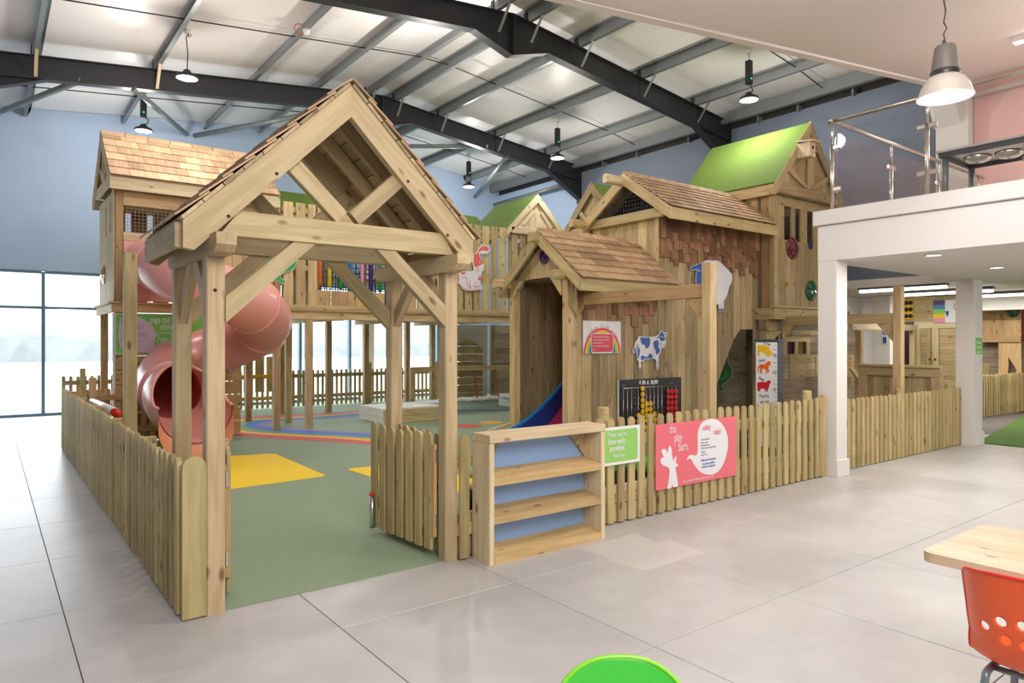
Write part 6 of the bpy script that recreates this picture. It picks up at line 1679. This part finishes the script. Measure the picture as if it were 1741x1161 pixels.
for py in (202, 385, 687):
    hpoly('tick_print', [(370, py), (386, py - 9), (386, py - 2), (425, py - 1), (425, py + 3), (386, py + 3), (386, py + 9)], 'ink_black')

# green notices on columns
n1 = thing('column_notice', 'small green notice on the second white column', 'sign', (12.05, 4.11, 1.3))
pa, pb_ = PY(1655, 572, 4.112), PY(1672.5, 604, 4.112)
pb_.x = min(pb_.x, 12.36); pa.x = max(pa.x, 12.06)
plate('panel', bend_box(pa.x, pb_.z, pb_.x, pa.z, 4.112), 4.112, 0.006, M['sign_white'], n1)
plate('green_field', rounded(bend_box(pa.x + 0.015, pb_.z + 0.015, pb_.x - 0.015, pa.z - 0.015, 4.11), 0.02, 3), 4.110, 0.0015, M['sign_green'], n1)
for k, s in enumerate(('Please use', 'the racks', 'provided.', '')):
    if s: text('lettering', s, ((pa.x + pb_.x) / 2, 4.1095, pa.z - 0.09 - 0.075 * k), XA, ZU, 0.06, M['sign_white'], n1, 'CENTER', 0.75)
n2 = thing('column_notice', 'small blue and white notice on the corner column of the side room', 'sign', (16.6, 7.44, 1.7))
pa, pb_ = PX(1501, 558, 16.44), PX(1509, 585, 16.44)
yl_, yh_ = 7.37, 7.49
box('panel', (16.437, yl_, pb_.z), (16.447, yh_, pa.z), M['sign_white'], n2, b=0)
box('print', (16.435, yl_ + 0.02, pb_.z + 0.02), (16.4365, yh_ - 0.02, pb_.z + (pa.z - pb_.z) * 0.45), M['ink_blue'], n2, b=0)
lathe('print_ring', [(0.025, 0), (0.035, 0.001), (0.05, 0)], (16.4365, (yl_ + yh_) / 2, pb_.z + (pa.z - pb_.z) * 0.7), M['ink_blue'], n2, axis=(-1, 0, 0), n=14)

# ------------------------------------------------------------------ ride-on toys behind the fence
def kart(label, x, y, rz, body, seat):
    k = thing('ride_on_car', label, 'toy', (x, y, 0))
    c, s_ = math.cos(rz), math.sin(rz)
    def T(a, b, z): return V((x + c * a - s_ * b, y + s_ * a + c * b, z))
    def bx(name, a0, a1, b, z, w, h, m, bev=0.02): return timber(name, T(a0, b, z), T(a1, b, z), w, h, M[m], k, b=bev)
    for a in (-0.3, 0.3):
        for b in (-0.22, 0.22):
            lathe('wheel', [(0.0, -0.05), (0.11, -0.05), (0.13, -0.03), (0.13, 0.03), (0.11, 0.05), (0.0, 0.05)], T(a, b, 0.14), M['rubber'], k, axis=(-s_, c, 0), n=16)
    bx('body', -0.42, 0.42, 0, 0.26, 0.34, 0.16, body, 0.05)
    prism('bonnet', [T(0.42, -0.17, 0.34), T(0.42, 0.17, 0.34), T(0.1, 0.14, 0.5), T(0.1, -0.14, 0.5)], (0, 0, 0.03), M[body], k)
    prism('seat_back', [T(-0.42, -0.16, 0.34), T(-0.42, 0.16, 0.34), T(-0.5, 0.12, 0.66), T(-0.5, -0.12, 0.66)], T(0.05, 0, 0) - T(0, 0, 0), M[seat], k)
    bx('seat', -0.4, -0.1, 0, 0.36, 0.28, 0.06, seat, 0.02)
    tube('steering_column', [T(0.25, 0, 0.4), T(0.05, 0, 0.6)], 0.014, M['black'], k, 6)
    tube('steering_wheel', [T(0.05, 0.12 * math.cos(t), 0.6 + 0.1 * math.sin(t)) for t in [i * PI / 6 for i in range(13)]], 0.014, M['black'], k, 6)
kart('magenta and yellow ride-on car parked behind the green shoe sign', 4.55, 4.95, 0.4, 'yellow', 'magenta')
kart('bright green ride-on car parked behind the pink sign', 5.75, 5.2, -0.3, 'kart_green', 'magenta')
kart('black and yellow ride-on car parked behind the blue shoe rack', 3.55, 4.85, 1.2, 'yellow', 'black')
pp2 = thing('domino_panel', 'yellow framed black play panel with white dots behind the fence near the first column', 'play panel', (7.0, 4.8, 0))
box('frame', (6.62, 4.86, 0.14), (7.42, 4.89, 0.67), M['yellow'], pp2, b=0.005)
box('face', (6.72, 4.852, 0.22), (7.32, 4.859, 0.61), M['black'], pp2, b=0)
for i in range(5):
    for j in range(4):
        if (i * 3 + j) % 4 != 1: lathe('dot', [(0, 0.003), (0.022, 0.003), (0.022, 0)], (6.78 + 0.12 * i, 4.852, 0.27 + 0.1 * j), M['sign_white'], pp2, axis=(0, -1, 0), n=10)
for x in (6.66, 7.38): timber('leg', (x, 4.92, 0), (x, 4.92, 0.66), 0.05, 0.05, M['pine'], pp2, up=(0, 1, 0))

# ------------------------------------------------------------------ cafe table and chairs in the foreground
ct = thing('cafe_table', 'pale pine plank table with rounded corner at the lower right', 'table', (3.4, 0.6, 0))
tx0, tx1, ty0, ty1, tz = 3.05, 3.76, -0.55, 1.24, 0.74
nb = 4
w = (tx1 - tx0) / nb
for k in range(nb):
    a, b = tx0 + k * w, tx0 + (k + 1) * w - 0.0015
    rr_ = 0.05
    arc = [(math.sin(t), math.cos(t)) for t in [i * PI / 12 for i in range(7)]]
    pts = [(a, ty0), (b, ty0)]
    pts += [(b - rr_ + rr_ * cs, ty1 - rr_ + rr_ * sn) for sn, cs in arc] if k == nb - 1 else [(b, ty1)]
    pts += [(a + rr_ - rr_ * sn, ty1 - rr_ + rr_ * cs) for sn, cs in arc] if k == 0 else [(a, ty1)]
    prism('plank', [(x, y, tz - 0.04) for x, y in pts], (0, 0, 0.04), M['birch'], ct, (0, 1, 0))
box('pedestal', ((tx0 + tx1) / 2 - 0.04, 0.3, 0.03), ((tx0 + tx1) / 2 + 0.04, 0.38, tz - 0.06), M['charcoal'], ct)
box('foot', ((tx0 + tx1) / 2 - 0.28, 0.05, 0), ((tx0 + tx1) / 2 + 0.28, 0.63, 0.03), M['charcoal'], ct)
box('bearer', ((tx0 + tx1) / 2 - 0.25, 0.1, tz - 0.06), ((tx0 + tx1) / 2 + 0.25, 0.58, tz - 0.041), M['charcoal'], ct)

def shell_chair(label, x, y, rz, back, rim, holes, width=0.44, zt=0.80, arch=0.03, wing=0.05):
    """moulded school chair; it faces local +x, its back stands at local x = 0"""
    ch = thing('shell_chair', label, 'chair', (x, y, 0))
    m = Matrix.Translation((x, y, 0)) @ Matrix.Rotation(rz, 4, 'Z')
    prof = [(-0.065, 0.0), (-0.05, -0.07), (-0.03, -0.15), (-0.01, -0.23), (0.012, -0.285), (0.05, -0.335), (0.11, -0.362), (0.18, -0.368), (0.26, -0.36), (0.35, -0.35), (0.42, -0.36), (0.45, -0.39)]
    pf = smooth_pts([V((a, 0, zt + b)) for a, b in prof], 8, False)
    cum = [0.0]
    for a, b in zip(pf[:-1], pf[1:]): cum.append(cum[-1] + (b - a).length)
    LT = cum[-1]
    def at(d):
        d = min(max(d, 0), LT)
        for k in range(len(pf) - 1):
            if d <= cum[k + 1]:
                f = (d - cum[k]) / max(1e-9, cum[k + 1] - cum[k]); return pf[k] * (1 - f) + pf[k + 1] * f
        return pf[-1].copy()
    def surf(d, v):                                   # d: metres from the top edge, v: metres from the middle
        s_ = v / (width / 2); t = d / LT
        drop = arch * (1 - math.sqrt(max(0.0, 1 - min(abs(s_), 1) ** 2.4)))
        p = at(d + drop * max(0.0, 1 - d / 0.28))
        hw = 1 - 0.06 * t
        cup = abs(s_) ** 4
        q = V((p.x, v * hw, p.z))
        bk = max(0.0, min(1.0, 1 - (t - 0.33) / 0.2))     # back part: sides curl forward; seat part: sides curl up
        q.x += wing * cup * bk
        q.z += 0.035 * cup * (1 - bk) * max(0.0, 1 - max(0, t - 0.75) * 4)
        return q
    step = 0.006 if holes else 0.01
    L = int(LT / step); nv = int(width / step)
    par = [[[i * LT / L, (j / nv - 0.5) * width] for j in range(nv + 1)] for i in range(L + 1)]
    for (hd, hv, r_) in holes:                         # pull the grid onto the rim of each round hole
        for i in range(L + 1):
            for j in range(nv + 1):
                dd, dv = par[i][j][0] - hd, par[i][j][1] - hv
                q = math.hypot(dd, dv)
                if abs(q - r_) < step * 0.76 and q > 1e-6: par[i][j] = [hd + dd * r_ / q, hv + dv * r_ / q]
    grid = [[surf(*par[i][j]) for j in range(nv + 1)] for i in range(L + 1)]
    hole = set()
    for i in range(L):
        for j in range(nv):
            c4 = [par[a][b] for a in (i, i + 1) for b in (j, j + 1)]
            if any(all(math.hypot(q[0] - hd, q[1] - hv) <= r_ * 1.001 for q in c4) for hd, hv, r_ in holes): hole.add((i, j))
    th = 0.007
    def normal(i, j):
        a = grid[min(i + 1, L)][j] - grid[max(i - 1, 0)][j]; b = grid[i][min(j + 1, nv)] - grid[i][max(j - 1, 0)]
        return a.cross(b).normalized()
    vs, fs = [], []
    for sgn in (1, -1):
        for i in range(L + 1):
            for j in range(nv + 1): vs.append(grid[i][j] + normal(i, j) * th * sgn / 2)
    W_ = nv + 1; O = (L + 1) * W_
    for i in range(L):
        for j in range(nv):
            if (i, j) in hole: continue
            a = i * W_ + j
            fs.append((a, a + 1, a + W_ + 1, a + W_)); fs.append((O + a, O + a + W_, O + a + W_ + 1, O + a + 1))
            for (di, dj, e0, e1) in ((-1, 0, a, a + 1), (1, 0, a + W_, a + W_ + 1), (0, -1, a, a + W_), (0, 1, a + 1, a + W_ + 1)):
                ii, jj = i + di, j + dj
                if (ii, jj) in hole or ii < 0 or ii >= L or jj < 0 or jj >= nv: fs.append((e0, e1, O + e1, O + e0))
    me = newmesh('seat_shell', vs, fs, M[back], True)
    fix_normals(me)
    obj('seat_shell', me, m, ch)
    edge = [grid[0][j] for j in range(nv + 1)] + [grid[i][nv] for i in range(1, L + 1)] + [grid[L][j] for j in range(nv - 1, -1, -1)] + [grid[i][0] for i in range(L - 1, -1, -1)]
    tube('rim', [m @ p for p in edge[::2]], 0.0065, M[rim], ch, 8, False)
    zs_ = zt - 0.385
    for s_ in (-1, 1):
        hw = width / 2 - 0.06
        pts = smooth_pts([(-0.03, s_ * (hw + 0.05), 0.0), (0.015, s_ * (hw + 0.02), 0.22), (0.045, s_ * hw, zs_ - 0.04), (0.09, s_ * hw, zs_), (0.30, s_ * hw, zs_), (0.35, s_ * hw, zs_ - 0.04), (0.39, s_ * (hw + 0.02), 0.22), (0.42, s_ * (hw + 0.05), 0.0)], 5, False)
        tube('leg_frame', [m @ p for p in pts], 0.0125, M['tube_grey'], ch, 10)
    tube('cross_bar', [m @ V((0.12, -(width / 2 - 0.06), zs_)), m @ V((0.12, width / 2 - 0.06, zs_))], 0.011, M['tube_grey'], ch, 8)
    return ch
M['tube_grey'] = plain('grey_steel_tube', (0.20, 0.24, 0.28), 0.3, metal=0.3)
hl = [(0.205, 0.155, 0.017), (0.17, 0.10, 0.018), (0.165, 0.035, 0.018), (0.165, -0.035, 0.018), (0.17, -0.10, 0.018), (0.205, -0.155, 0.017), (0.235, 0.09, 0.018), (0.235, 0.03, 0.018), (0.235, -0.03, 0.018), (0.235, -0.09, 0.018)]
shell_chair('orange red perforated plastic chair drawn up to the pine table', 2.72, 0.745, 0.0, 'orange_red', 'chair_rim', hl, 0.46, 0.83, 0.04, 0.09)
shell_chair('glossy bright green plastic chair at the bottom edge of the picture', 1.29, 1.225, PI + 0.95, 'green_chair', 'lime', [], 0.40, 0.767, 0.2, 0.03)
